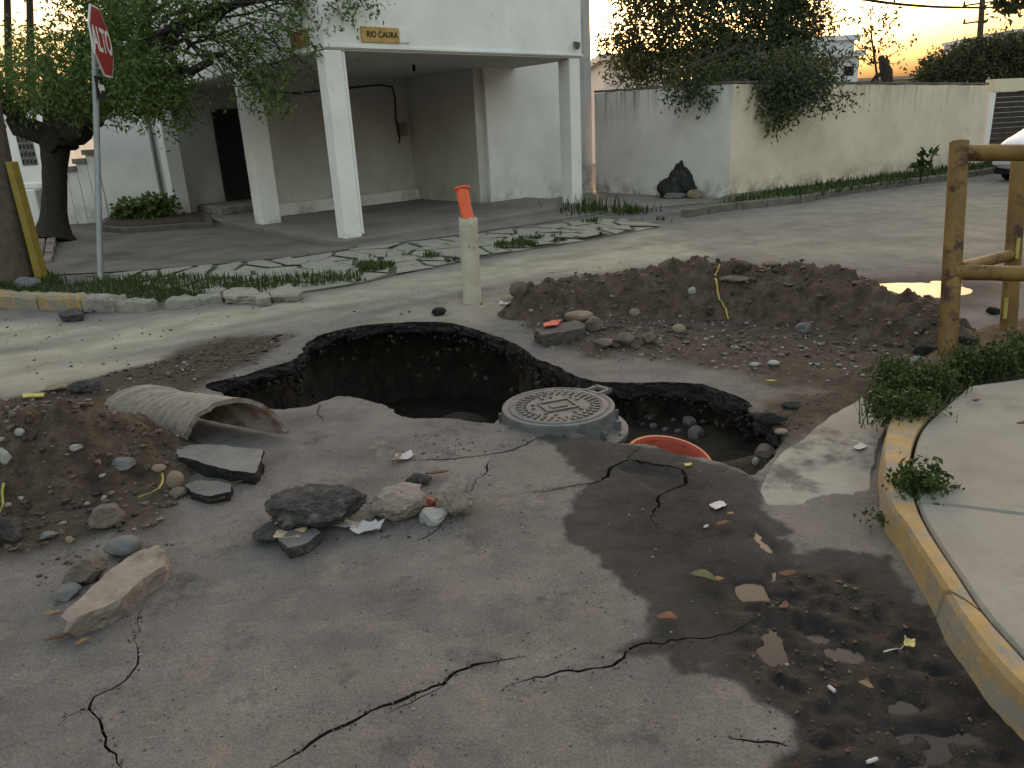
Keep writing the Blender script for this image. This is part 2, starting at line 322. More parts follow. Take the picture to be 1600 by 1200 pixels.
def ground_h(P):
    P = np.asarray(P, float)[:, :2]
    near = np.exp(-(P[:, 1]/9)**2)
    h = (.018*fbm(P, .8, 3, 1)+.006*fbm(P, 4, 3, 2)+.0016*fbm(P, 30, 2, 9))*near
    m = smooth(-sdf(P, mud_poly), -.06, .08)
    trk = np.sin((P[:, 0]*.55+P[:, 1]*.85)*52+2.5*fbm(P, 5, 2, 12))*fbm(P, 3, 2, 14)
    h = h*(1-m) + m*(-.004+.026*fbm(P, 7, 4, 4)+.026*fbm(P, 24, 3, 6)+.014*trk)
    for p in pools:
        s = sdf(P, p)+.06*fbm(P, 10, 4, 8); h -= .024*smooth(-s, -.03, .03)
    s = sdf(P, pud2)+.22*fbm(P*np.array([.6, 1.6]), 2.4, 4, 8); h -= (.026+.016*fbm(P, 5, 3, 18))*smooth(-s, -.12, .12)
    for p in dirt_polys:
        s = sdf(P, p)+.12*fbm(P, 3, 3, 2); k = smooth(-s, -.05, .15); h += k*(.012+.02*fbm(P, 9, 4, 7))
    # sunken broken plates beside the near lip
    for p, d in DIPS: h -= d*smooth(-sdf(P, gp(p)), -.01, .06)
    return h
def gz(x, y): return float(ground_h(np.array([[x, y]]))[0])

# ------------------------------------------------------------------ road sheet (cut by the hole and the cracks)
def crack_poly(px, w):
    P = dense(gp(px), .025, False); n = len(P); t = np.gradient(P, axis=0); t /= np.linalg.norm(t, axis=1)[:, None]; nn = np.c_[-t[:, 1], t[:, 0]]
    P = P+nn*(n1(np.arange(n), .45, px[0][0] % 13)*.022+rng.normal(size=n)*.0025)[:, None]
    s = np.linspace(0, 1, n); ww = w*.28*np.clip(np.minimum(s, 1-s)*5, .12, 1)*(1+.9*n1(np.arange(n), .6, px[0][1] % 7))
    ww = np.clip(ww, .0012, None)
    return np.r_[P+nn*ww[:, None], (P-nn*ww[:, None])[::-1]]
crk = [crack_poly(p, w) for p, w in CRACKS]
def grid(x0, x1, y0, y1, s):
    X, Y = np.meshgrid(np.arange(x0, x1, s), np.arange(y0, y1, s)); P = np.c_[X.ravel(), Y.ravel()]
    return P+rng.uniform(-.3, .3, P.shape)*s
pts = [grid(-2.2, 2.2, 1.3, 3.0, .017), grid(-3.6, 3.2, 3.0, 4.6, .026), grid(-5.0, 5.0, 4.6, 7.0, .042), grid(-8, 8, 7.0, 10.5, .08), grid(-14, 16, 10.5, 24, .3)]
x0 = np.concatenate(pts)
out = np.concatenate([grid(-60, 60, -12, 70, 2.5)]); out = out[~((out[:, 0] > -14) & (out[:, 0] < 16) & (out[:, 1] > 10.5) & (out[:, 1] < 24)) & ~((abs(out[:, 0]) < 8) & (out[:, 1] > 1) & (out[:, 1] < 10.6))]
big = np.array([(-500, -60), (500, -60), (500, 900), (-500, 900), (-150, 300), (150, 300), (0, 500)], float)
cons = [rim]+crk
allp = np.concatenate([x0, out, big]); keep = np.ones(len(allp), bool)
for c, mrg in zip(cons, [.012]+[.004]*len(crk)):
    lo = c.min(0)-.1; hi = c.max(0)+.1; sel = np.where(((allp > lo) & (allp < hi)).all(1))[0]
    s = sdf(allp[sel], c); keep[sel[s < mrg]] = False
allp = allp[keep]
edges = []; cp = []; off = len(allp)
for c in cons:
    n = len(c); cp.append(c); edges += [(off+i, off+(i+1) % n) for i in range(n)]; off += n
full = np.concatenate([allp]+cp)
vo, eo, fo, _, _, _ = delaunay_2d_cdt([Vector(p) for p in full], edges, [], 0, 1e-6)
vo = np.array([(v[0], v[1]) for v in vo]); fo = np.array([f for f in fo if len(f) == 3])
cen = vo[fo].mean(1); bad = np.zeros(len(fo), bool)
for c in cons: bad |= pip(cen, c)
fo = fo[~bad]
ar = (vo[fo[:, 1], 0]-vo[fo[:, 0], 0])*(vo[fo[:, 2], 1]-vo[fo[:, 0], 1])-(vo[fo[:, 1], 1]-vo[fo[:, 0], 1])*(vo[fo[:, 2], 0]-vo[fo[:, 0], 0])
fo[ar < 0] = fo[ar < 0][:, ::-1]
zz = ground_h(vo)
road = mk('road', np.c_[vo, zz], fo, None, None, True); struct(road); tag(road, 'cracked grey asphalt street with dusty cross road')
def masks(P):
    wp = P+np.c_[fbm(P, 4, 4, 21), fbm(P, 4, 4, 22)]*.09+np.c_[fbm(P, 16, 4, 23), fbm(P, 16, 4, 24)]*.06
    sw_ = -sdf(wp, wet_poly); wet = .86*smooth(sw_, -.012, .016)+.14*smooth(sw_, .02, .3)
    mud = smooth(-sdf(wp, mud_poly), -.04, .05)
    dp = P+np.c_[fbm(P, 1.2, 4, 31), fbm(P, 1.2, 4, 32)]*.35
    dust = smooth(-sdf(dp, dust_poly), -.35, .45)*np.clip(.78+1.25*fbm(np.c_[P@np.array([.80, .60])*.45, P@np.array([-.60, .80])*2.6], 1.0, 5, 33), .05, 1)
    dirt = np.zeros(len(P))
    for q in dirt_polys: dirt = np.maximum(dirt, smooth(-sdf(wp, q)+.16*fbm(P, 3, 4, 41), -.10, .10))
    s = sdf(dp, pud2); wet = np.maximum(wet, .6*smooth(-s, -.4, .1)*smooth(P[:, 0], 2.0, 3.0)); dirt = np.maximum(dirt, .6*smooth(-s, -.6, .0)*smooth(P[:, 0], 1.8, 2.8))
    d2 = gp([(1000, 366), (1200, 328), (1480, 288), (1700, 275), (1700, 380), (1480, 400), (1300, 405), (1100, 402)]); dust = np.maximum(dust, .42*smooth(-sdf(dp, d2), -.8, .5)*np.clip(.8+.8*fbm(P, .9, 4, 36), .1, 1))
    return wet, mud, dust, dirt
sel = (abs(vo[:, 0]) < 16) & (vo[:, 1] > 1) & (vo[:, 1] < 24)
mk4 = np.zeros((len(vo), 4), np.float32)
for i, a in enumerate(masks(vo[sel])): mk4[sel, i] = a
ca = road.data.color_attributes.new('masks', 'FLOAT_COLOR', 'POINT'); ca.data.foreach_set('color', mk4.ravel())
def road_material():
    m = bpy.data.materials.new('road_asphalt'); m.use_nodes = True; n = m.node_tree.nodes; l = m.node_tree.links; p = n['Principled BSDF']
    tc = n.new('ShaderNodeTexCoord'); at = n.new('ShaderNodeAttribute'); at.attribute_name = 'masks'; sp = n.new('ShaderNodeSeparateColor'); l.new(at.outputs['Color'], sp.inputs[0])
    def noise(sc, d=6, r=.6):
        t = n.new('ShaderNodeTexNoise'); t.inputs['Scale'].default_value = sc; t.inputs['Detail'].default_value = d; t.inputs['Roughness'].default_value = r; l.new(tc.outputs['Object'], t.inputs['Vector']); return t.outputs['Fac']
    def ramp(f, a, b, p0=.35, p1=.65):
        r = n.new('ShaderNodeValToRGB'); r.color_ramp.elements[0].position = p0; r.color_ramp.elements[1].position = p1
        r.color_ramp.elements[0].color = (*a, 1); r.color_ramp.elements[1].color = (*b, 1); l.new(f, r.inputs['Fac']); return r.outputs['Color']
    def mix(f, a, b, typ='MIX'):
        x = n.new('ShaderNodeMix'); x.data_type = 'RGBA'; x.blend_type = typ
        if isinstance(f, float): x.inputs['Factor'].default_value = f
        else: l.new(f, x.inputs['Factor'])
        l.new(a, x.inputs['A'])
        if isinstance(b, tuple): x.inputs['B'].default_value = (*b, 1)
        else: l.new(b, x.inputs['B'])
        return x.outputs['Result']
    base = ramp(noise(1.9, 9, .68), (.104, .099, .094), (.205, .188, .170), .34, .66)
    base = mix(ramp(noise(5, 6, .7), (0, 0, 0), (1, 1, 1), .54, .70), base, (.215, .18, .15))
    base = mix(ramp(noise(3.3, 8, .75), (0, 0, 0), (1, 1, 1), .56, .70), base, (.062, .061, .059))
    grain = ramp(noise(120, 4, .8), (.58, .58, .58), (1.36, 1.36, 1.36), .3, .7); base = mix(1.0, base, grain, 'MULTIPLY')
    speck = ramp(noise(60, 2, .5), (0, 0, 0), (1, 1, 1), .68, .72); base = mix(speck, base, (.035, .034, .032))
    speck2 = ramp(noise(45, 2, .5), (0, 0, 0), (1, 1, 1), .72, .76); base = mix(speck2, base, (.27, .255, .23))
    base = mix(ramp(noise(2.7, 7, .7), (0, 0, 0), (.5, .5, .5), .5, .7), base, (.17, .150, .142))
    base = mix(ramp(noise(2.2, 7, .7), (0, 0, 0), (.6, .6, .6), .55, .72), base, (.15, .145, .115))
    dustc = ramp(noise(2.5, 6), (.27, .25, .185), (.40, .375, .29)); base = mix(sp.outputs[2], base, dustc)
    dirtc = ramp(noise(9, 7, .7), (.035, .028, .021), (.085, .067, .050)); base = mix(at.outputs['Alpha'], base, dirtc)
    wetc = mix(ramp(noise(3, 6), (.35, .35, .35), (.5, .48, .46)), base, (0.008, .008, .008))
    base = mix(sp.outputs[0], base, ramp(noise(7, 7, .7), (.015, .015, .0148), (.040, .0385, .037)))
    base = mix(sp.outputs[1], base, ramp(noise(10, 7, .7), (.011, .0105, .010), (.034, .031, .0275)))
    l.new(base, p.inputs['Base Color'])
    wr = n.new('ShaderNodeMapRange'); wr.inputs['To Min'].default_value = .93; wr.inputs['To Max'].default_value = .88; l.new(sp.outputs[0], wr.inputs['Value'])
    mr2 = n.new('ShaderNodeMath'); mr2.operation = 'MULTIPLY'; mr2.inputs[1].default_value = .12; l.new(sp.outputs[1], mr2.inputs[0])
    sb = n.new('ShaderNodeMath'); sb.operation = 'SUBTRACT'; l.new(wr.outputs[0], sb.inputs[0]); l.new(mr2.outputs[0], sb.inputs[1]); l.new(sb.outputs[0], p.inputs['Roughness'])
    p.inputs['Specular IOR Level'].default_value = .18
    b = n.new('ShaderNodeBump'); b.inputs['Strength'].default_value = .9; b.inputs['Distance'].default_value = .014
    ad = n.new('ShaderNodeMath'); ad.operation = 'ADD'; l.new(noise(95, 4, .75), ad.inputs[0]); l.new(noise(28, 4, .6), ad.inputs[1])
    l.new(ad.outputs[0], b.inputs['Height']); l.new(b.outputs['Normal'], p.inputs['Normal'])
    return m
road.data.materials.append(road_material())
# crack grooves
cr = MB()
for c in crk:
    n = len(c); h = ground_h(c)
    V = [(p[0], p[1], h[i]) for i, p in enumerate(c)]+[(p[0], p[1], h[i]-.05) for i, p in enumerate(c)]
    Fc = [(i, (i+1) % n, n+(i+1) % n, n+i) for i in range(n)]
    Fc += [(n+i, n+i+1, 2*n-2-i, 2*n-1-i) for i in range(n//2-1)]
    cr.add(V, Fc)
o = cr.build('crack_groove', asphB, road)
# ------------------------------------------------------------------ the hole: broken rim, earth walls, floor
def pit():
    n = len(rim); h = ground_h(rim); Rr = []
    pxs = rim
    cav = smooth(-np.hypot(rim[:, 0]+.75, rim[:, 1]-6.6)/1.0, -1, -.2)          # undercut below the far rim
    levels = [(0, 0.), (-.010, .0), (-.025, .004), (-.04, .008), (-.06, .012), (-.08, .016), (-.10, .022), (-.12, .04), (-.14, .08), (-.17, .12), (-.20, .14), (-.25, .16), (-.32, .17), (-.42, .16), (-.55, .12), (-.8, .03), (-1.2, -.05)]
    V = []; 
    for k, (z, o) in enumerate(levels):
        thk = 1+.55*fbm(rim, 2.2, 3, 67) if z > -.3 else np.ones(n)
        P3 = np.c_[rim, np.full(n, z)]
        no = fbm(P3*np.array([1, 1, 2.6]), 9, 4, 61)*(.09 if k > 8 else .045)*min(1, k/3)+fbm(P3*np.array([1, 1, 1.7]), 30, 4, 62)*(.07 if k > 8 else .05)*min(1, k/2)
        oo = o+no+cav*(.7*smooth(np.array([z]), -.12, -.3)[0])
        q = rim+_nr*oo[:, None]
        V += [(q[i, 0], q[i, 1], h[i]+z*thk[i]+(0 if k == 0 else .012*fbm(P3[i:i+1], 14, 2, 66)[0])) for i in range(n)]
    Fc = [(k*n+i, k*n+(i+1) % n, (k+1)*n+(i+1) % n, (k+1)*n+i) for k in range(len(levels)-1) for i in range(n)]
    w = mk('hole_wall', V, Fc, None, None, False)
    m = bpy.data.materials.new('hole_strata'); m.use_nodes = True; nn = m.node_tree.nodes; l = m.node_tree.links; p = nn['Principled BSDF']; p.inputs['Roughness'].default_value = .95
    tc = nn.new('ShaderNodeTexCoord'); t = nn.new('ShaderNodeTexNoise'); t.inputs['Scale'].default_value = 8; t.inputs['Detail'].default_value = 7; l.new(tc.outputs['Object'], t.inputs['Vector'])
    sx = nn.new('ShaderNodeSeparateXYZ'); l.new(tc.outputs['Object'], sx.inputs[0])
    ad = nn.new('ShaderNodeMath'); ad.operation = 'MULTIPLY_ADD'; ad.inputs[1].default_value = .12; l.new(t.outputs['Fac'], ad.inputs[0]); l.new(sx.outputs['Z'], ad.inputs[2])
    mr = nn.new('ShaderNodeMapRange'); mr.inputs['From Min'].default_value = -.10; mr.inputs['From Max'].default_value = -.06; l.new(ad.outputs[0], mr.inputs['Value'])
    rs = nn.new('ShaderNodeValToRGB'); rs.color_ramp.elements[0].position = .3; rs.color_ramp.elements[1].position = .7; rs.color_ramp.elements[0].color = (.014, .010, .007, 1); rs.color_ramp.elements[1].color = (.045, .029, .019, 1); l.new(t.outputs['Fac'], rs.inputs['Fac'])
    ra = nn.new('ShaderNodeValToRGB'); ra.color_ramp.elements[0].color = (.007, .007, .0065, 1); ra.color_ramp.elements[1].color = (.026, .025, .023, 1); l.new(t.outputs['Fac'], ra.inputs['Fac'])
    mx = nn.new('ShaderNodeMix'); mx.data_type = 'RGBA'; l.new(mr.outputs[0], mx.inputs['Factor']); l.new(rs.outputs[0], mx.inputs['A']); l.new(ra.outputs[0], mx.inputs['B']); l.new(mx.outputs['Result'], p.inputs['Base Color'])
    b = nn.new('ShaderNodeBump'); b.inputs['Strength'].default_value = .8; b.inputs['Distance'].default_value = .02; tb = nn.new('ShaderNodeTexNoise'); tb.inputs['Scale'].default_value = 35; tb.inputs['Detail'].default_value = 5
    l.new(tc.outputs['Object'], tb.inputs['Vector']); l.new(tb.outputs['Fac'], b.inputs['Height']); l.new(b.outputs[0], p.inputs['Normal'])
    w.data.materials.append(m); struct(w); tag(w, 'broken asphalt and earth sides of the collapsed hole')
pit()
def wall_rubble(name, n, z0, z1, smin, smax, m, label, seed):
    bm = bmesh.new(); bmesh.ops.create_icosphere(bm, subdivisions=1, radius=1); V0 = np.array([v.co[:] for v in bm.verts]); F0 = [tuple(v.index for v in f.verts) for f in bm.faces]; bm.free()
    rg = np.random.default_rng(seed); VV = []; FF = []; h = ground_h(rim)
    for i in range(n):
        k = rg.integers(len(rim)); z = rg.uniform(z0, z1); s_ = smin+(smax-smin)*rg.uniform()**2.5; off = .01+.5*max(0, -z-.12)*.3+rg.uniform(-.02, .03); c = rim[k]+_nr[k]*off
        q = V0*(1+.25*rg.normal(size=(len(V0), 1)))*s_*.5*rg.uniform(.6, 1.2, 3); VV.append(q+np.array([c[0], c[1], h[k]+z])); FF += [(a+i*len(V0), b+i*len(V0), d+i*len(V0)) for a, b, d in F0]
    o = mk(name, np.concatenate(VV), FF, m); tag(o, label, None, None, 'stuff')
wall_rubble('broken_asphalt_crumbs', 1500, -.15, -.03, .008, .035, leafmat('asphalt_crumb', (.006, .006, .0055), (.04, .038, .035), (.016, .0155, .015), 0.), 'black asphalt crumbs along the broken rim of the hole', 1)
wall_rubble('embedded_stones', 420, -.6, -.15, .015, .08, leafmat('pit_stone', (.008, .006, .005), (.045, .034, .025), (.015, .011, .008), 0.), 'stones and clods sticking out of the earth walls of the hole', 2)
FL = G(345, 612)[:2]; FR = G(1200, 690)[:2]
def floor_h(P):
    d1 = np.hypot(P[:, 0]-FL[0], P[:, 1]-FL[1]); d2 = np.hypot(P[:, 0]-FR[0], P[:, 1]-FR[1])
    h = np.maximum(-.95+.70*smooth(-d1, -1.35, -.15), -.95+.63*smooth(P[:, 0], .42, .72))+.18*smooth(-d2, -.5, -.05)
    gx, gy = G(720, 650, -.5)[:2]; h += .40*np.exp(-((P[:, 0]-gx)**2/.22+(P[:, 1]-gy-.1)**2/.30))
    return h+.05*fbm(P, 3, 4, 71)+.02*fbm(P, 12, 4, 72)
def heightfield(name, x0, x1, y0, y1, s, hf, m, keepf=None, parent=None):
    xs = np.arange(x0, x1, s); ys = np.arange(y0, y1, s); X, Y = np.meshgrid(xs, ys); P = np.c_[X.ravel(), Y.ravel()]; h = hf(P); nx = len(xs)
    i, j = np.meshgrid(np.arange(nx-1), np.arange(len(ys)-1)); a = (j*nx+i).ravel(); Fc = np.c_[a, a+1, a+nx+1, a+nx]
    if keepf is not None: k = keepf(P, h); Fc = Fc[k[Fc].any(1)]
    used = np.unique(Fc); mp = np.zeros(len(P), int)-1; mp[used] = np.arange(len(used))
    return mk(name, np.c_[P, h][used], mp[Fc], m, parent, True)
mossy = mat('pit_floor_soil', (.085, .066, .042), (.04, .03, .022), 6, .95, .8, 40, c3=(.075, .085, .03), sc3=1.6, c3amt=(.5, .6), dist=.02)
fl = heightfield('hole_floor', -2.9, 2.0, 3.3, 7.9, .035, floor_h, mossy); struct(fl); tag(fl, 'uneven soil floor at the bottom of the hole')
def fz(x, y): return float(floor_h(np.array([[x, y]]))[0])

# ------------------------------------------------------------------ water
def water(name, poly, z):
    V = [(p[0], p[1], z) for p in poly]; o = mk(name, V, [tuple(range(len(V)))], None); struct(o)
    m = MT.get('puddle_water')
    if not m:
        m = bpy.data.materials.new('puddle_water'); m.use_nodes = True; p = m.node_tree.nodes['Principled BSDF']
        p.inputs['Base Color'].default_value = (.02, .019, .018, 1); p.inputs['Roughness'].default_value = .2; p.inputs['Specular IOR Level'].default_value = .28; p.inputs['IOR'].default_value = 1.33; MT['puddle_water'] = m
        tb = m.node_tree.nodes.new('ShaderNodeTexNoise'); tb.inputs['Scale'].default_value = 14; b = m.node_tree.nodes.new('ShaderNodeBump'); b.inputs['Strength'].default_value = .03; b.inputs['Distance'].default_value = .01
        m.node_tree.links.new(tb.outputs['Fac'], b.inputs['Height']); m.node_tree.links.new(b.outputs[0], p.inputs['Normal'])
    o.data.materials.append(m); return o
wp = gp([(1130, 780), (1240, 800), (1250, 890), (1420, 950), (1500, 1050), (1560, 1120), (1640, 1200), (1640, 1290), (1250, 1290), (1260, 1150), (1170, 1040), (1130, 950)])
tag(water('puddle', wp, -.0225), 'shallow dark puddles lying in the gutter mud')
tag(water('puddle', gp([(1290, 425), (1500, 415), (1640, 430), (1660, 500), (1500, 490), (1380, 480)]), -.0205), 'pale sky reflecting puddle behind the soil heap')

# ------------------------------------------------------------------ kerb, gutter apron and sidewalk on the right
def arc_res(P, n):
    d = np.r_[0, np.cumsum(np.linalg.norm(np.diff(P, axis=0), axis=1))]; t = np.linspace(0, d[-1], n); return np.c_[np.interp(t, d, P[:, 0]), np.interp(t, d, P[:, 1])]
NK = 120
kf = arc_res(kfoot, NK); ki = arc_res(kin, NK)
def kerb_seg(i0, i1, parent):
    V = []; L = []
    for i in range(i0, i1+1):
        a, b = kf[i], ki[i]; d = b-a; w = np.linalg.norm(d); d = d/w
        nz = lambda k, s: float(fbm(np.array([[a[0], a[1], k*.7]]), 9, 3, s)[0])*.008
        ring = [(a, -.08), (a+d*nz(1, 81), .0), (a+d*(.010+nz(2, 82)), .06), (a+d*(.022+nz(3, 83)), .105), (a+d*(.045), .127+nz(4, 84)*.5), (a+d*w*.6, .134+nz(5, 85)*.4), (b-d*.014, .131), (b-d*.006, .12), (b-d*.006, -.08)]
        V += [(p[0], p[1], z) for p, z in ring]
    n = 9; m = i1-i0+1
    Fc = [(i*n+k, (i+1)*n+k, (i+1)*n+k+1, i*n+k+1) for i in range(m-1) for k in range(n-1)]
    Fc += [tuple(range(n)), tuple(range((m-1)*n, m*n))[::-1]]
    return mk('kerb_stone', V, [f[::-1] for f in Fc], yellowp, parent, False)
kerb = struct(empty('kerb')); tag(kerb, 'yellow painted concrete kerb curving round the right corner')
J = 44
for i in range(NK):
    if ki[i][1] < G(1431, 780, .13)[1]: J = i; break
for a, b in ((0, J-1), (J, J+34), (J+35, NK-1)):
    if b > a: kerb_seg(a, b, kerb)
sw = struct(empty('sidewalk')); tag(sw, 'pale concrete corner sidewalk with expansion joints')
back = gp([(1470, 628), (1510, 600), (1600, 588), (1750, 575)], .13)
def slab(poly, z0, z1, m, name, parent, s=.06, amp=.004):
    poly = np.asarray(poly); P = dense(poly, .05, True, False); lo = P.min(0); hi = P.max(0)
    g = grid(lo[0], hi[0], lo[1], hi[1], s); g = g[sdf(g, P) < -.02]
    # chamfered edge
    n = len(P); t = np.roll(P, -1, 0)-np.roll(P, 1, 0); nn = np.c_[-t[:, 1], t[:, 0]]; nn /= np.linalg.norm(nn, axis=1)[:, None]+1e-9
    if not pip((P+nn*.01)[n//3:n//3+1], P)[0]: nn = -nn
    Q = P+nn*(.010+.005*fbm(P, 20, 2, 91)[:, None])
    v, e, f, *_ = delaunay_2d_cdt([Vector(q) for q in np.r_[Q, g]], [(i, (i+1) % n) for i in range(n)], [], 1, 1e-6)
    v = np.array([(a[0], a[1]) for a in v]); nv = len(v)
    V = list(np.c_[v, z1+amp*fbm(v, 3, 3, 92)])
    Fc = [tuple(q) for q in f]
    idx = list(range(n))
    V += [(p[0], p[1], z1-.012) for p in P]+[(p[0], p[1], z0) for p in P]
    Fc += [(i, (i+1) % n, nv+(i+1) % n, nv+i) for i in range(n)]+[(nv+i, nv+(i+1) % n, nv+n+(i+1) % n, nv+n+i) for i in range(n)]
    return mk(name, V, Fc, m, parent, False)
A_ = ki[J]; Eo = G(1640, 850, .13)[:2]; dj = Eo-A_
ins = np.array([.018, .0])
up_in = [p+np.array([.016, .004]) for p in ki[:J+1:3]]
slab(np.array([*up_in, A_+dj*.02+np.array([0, .006]), Eo+np.array([1.2, -.3])+np.array([0, .006]), (5.2, 4.1), *(back[::-1]+np.array([0, -.03]))[:3]]), -.05, .13, concS, 'sidewalk_slab', sw)
lo_in = [p+np.array([.014, .006]) for p in ki[J:NK-6:4]]
slab(np.array([*lo_in, (3.6, 1.0), Eo+np.array([1.2, -.3])-np.array([0, .006]), A_+dj*.02-np.array([-.012, .006])]), -.05, .128, concS, 'sidewalk_slab', sw)
gut = struct(empty('gutter')); tag(gut, 'pale worn concrete gutter apron beside the yellow kerb')
GP_PX = [(1183, 768), (1192, 745), (1215, 712), (1250, 686), (1300, 650), (1346, 622), (1362, 634), (1385, 668), (1366, 719), (1364, 766), (1366, 800), (1372, 835), (1345, 850), (1300, 842), (1255, 852), (1222, 830), (1205, 800)]
gutp = gp(GP_PX); gutp = dense(gutp, .05, True, False); gutp = gutp+np.c_[fbm(gutp, 7, 3, 95), fbm(gutp, 7, 3, 96)]*.018
gs = slab(gutp, -.08, .010, apron, 'gutter_slab', gut, .04, .009)
yt, yb_ = G(1346, 622)[1], G(1250, 845)[1]
for v in gs.data.vertices: v.co.z += -.024*min(1, max(0, (yt-v.co.y)/(yt-yb_)))**3
# earth strip where the barrier stands
wd = heightfield('verge', 1.75, 6.2, 3.7, 6.2, .06, lambda P: -.10+.20*smooth(-sdf(P, gp([(1420, 640), (1400, 610), (1430, 570), (1470, 545), (1540, 520), (1650, 500), (1900, 520), (1900, 600), (1600, 588), (1510, 600), (1462, 640)])), -.15, .12)+.03*fbm(P, 5, 4, 5), soilm, lambda P, h: h > -.05)
struct(wd); tag(wd, 'soil verge around the yellow pipe barrier')

# ------------------------------------------------------------------ soil heaps
def ridge_h(P, pts, base=0.):
    P = np.asarray(P); h = np.full(len(P), -1.)
    C = np.array([[*G(x, y)[:2], hh, r] for x, y, hh, r in pts]); C = dense(C, .15, False, False)
    for cx, cy, hh, r in C:
        d = np.hypot(P[:, 0]-cx, (P[:, 1]-cy)*1.0)/r
        h = np.maximum(h, hh*1.14*(1-smooth(d, .05, 1.15))-.02*(d > 1))
    return h
def heap(name, pts, x, y, s, label, seed):
    def hf(P):
        b = ridge_h(P, pts); k = smooth(b, .0, .12)
        ridg = 1-np.abs(fbm(P, 4.5, 4, seed+3)); 
        return b+k*(.10*fbm(P, 2.6, 4, seed)+.075*fbm(P, 8, 4, seed+1)+.04*fbm(P, 24, 3, seed+2)+.07*(ridg-.75)+.05*(np.abs(fbm(P, 12, 3, seed+5))-.2))+.012*fbm(P, 12, 3, seed)-.004
    o = heightfield(name, *x, *y, s, hf, soilm, lambda P, h: h > -.012); tag(o, label, 'dirt pile'); return hf
RH = [(835, 488, .16, .34), (900, 486, .24, .44), (960, 482, .31, .50), (1050, 478, .37, .55), (1130, 478, .38, .58), (1230, 484, .34, .58), (1320, 496, .30, .55), (1400, 514, .24, .48), (1450, 530, .17, .40), (1485, 545, .12, .34)]
LH = [(-120, 745, .34, .6), (-20, 742, .33, .58), (60, 740, .32, .55), (130, 735, .30, .52), (190, 728, .22, .42), (235, 735, .10, .30)]
hR = heap('soil_heap', RH, (-.3, 4.2), (4.6, 8.3), .026, 'long brown soil heap dug out behind the hole', 3)
hL = heap('soil_heap', LH, (-3.6, -1.3), (2.8, 5.0), .018, 'crumbly brown soil heap against the broken pipe at left', 9)
_gx, _gy = np.arange(-4.6, 5.0, .02), np.arange(1.2, 9.0, .02); _X, _Y = np.meshgrid(_gx, _gy); _P = np.c_[_X.ravel(), _Y.ravel()]
_Z = ground_h(_P)
for hf_, xr, yr in ((hR, (-.3, 4.2), (4.6, 8.3)), (hL, (-3.6, -1.3), (2.8, 5.0))):
    k_ = (_P[:, 0] > xr[0]) & (_P[:, 0] < xr[1]) & (_P[:, 1] > yr[0]) & (_P[:, 1] < yr[1]); _Z[k_] = np.maximum(_Z[k_], hf_(_P[k_]))
k_ = pip(_P, rim); _Z[k_] = floor_h(_P[k_]); _Z = _Z.reshape(_X.shape)
def surfv(x, y):
    i = np.rint((np.asarray(x)+4.6)/.02).astype(int); j = np.rint((np.asarray(y)-1.2)/.02).astype(int)
    ok = (i >= 0) & (i < _Z.shape[1]) & (j >= 0) & (j < _Z.shape[0]); return np.where(ok, _Z[np.clip(j, 0, _Z.shape[0]-1), np.clip(i, 0, _Z.shape[1]-1)], 0.)
def surf(x, y): return float(surfv([x], [y])[0])
_tt = np.arange(1.2, 16, .01)
def hit(px, py):                          # where the view ray first meets the ground or a heap
    d = ray(px, py)/FPX; Q = np.array([0, 0, CH])+d*_tt[:, None]; k = np.where(Q[:, 2] <= surfv(Q[:, 0], Q[:, 1]))[0]
    return Q[k[0]] if len(k) else G(px, py)

# ------------------------------------------------------------------ rocks and chunks
_ico = {}
def ico(sub):
    if sub not in _ico:
        bm = bmesh.new(); bmesh.ops.create_icosphere(bm, subdivisions=sub, radius=1); bm.verts.ensure_lookup_table()
        _ico[sub] = (np.array([v.co[:] for v in bm.verts]), [tuple(v.index for v in f.verts) for f in bm.faces]); bm.free()
    return _ico[sub]
def rock(name, c, size, rz, seed, m, label, cat='stone', ang=1.0, sub=3, group=None, tilt=(0, 0), sink=.12, rough=.06):
    V, Fc = ico(sub); rg = np.random.default_rng(seed)
    if ang > 0:
        N = rg.normal(size=(14, 3)); N /= np.linalg.norm(N, axis=1)[:, None]; dd = rg.uniform(.68, .95, 14)
        r = np.min(np.where(V@N.T > .05, dd/np.maximum(V@N.T, .05), 9), axis=1); r = np.minimum(r, 1.12); r = ang*r+(1-ang)
    else: r = np.ones(len(V))
    r = r*(1+rough*2*fbm(V, 1.6, 3, seed % 31)+rough*fbm(V, 6, 3, seed % 29)+(rough*.7*fbm(V, 16, 3, seed % 23) if sub > 3 else 0))
    P = V*r[:, None]*np.array(size)/2
    Rm = np.array(Matrix.Rotation(rz, 3, 'Z') @ Matrix.Rotation(tilt[0], 3, 'X') @ Matrix.Rotation(tilt[1], 3, 'Y')); P = P@Rm.T
    P[:, 2] -= P[:, 2].min()+sink*size[2]
    o = mk(name, P, Fc, m, None, ang < .5); o.location = (c[0], c[1], c[2] if len(c) > 2 else surf(c[0], c[1])); tag(o, label, cat, group); return o
def R(px, py, wpx, hpx, m, label, seed, rz=0., ang=1., dz=0, cat='stone', name='stone', sub=3, asp=.8, **k):
    """a stone whose visible box is wpx x hpx photo pixels and whose foot is at (px,py)"""
    q = hit(px, py); dep = (q-np.array([0, 0, CH]))@_f; s = dep/FPX
    w = wpx*s*1.05; h = hpx*s*.9
    return rock(name, (q[0], q[1]+w*asp*.3, surf(q[0], q[1])+dz), (w, w*asp, h), rz, seed, m, label, cat, ang, sub, **k)
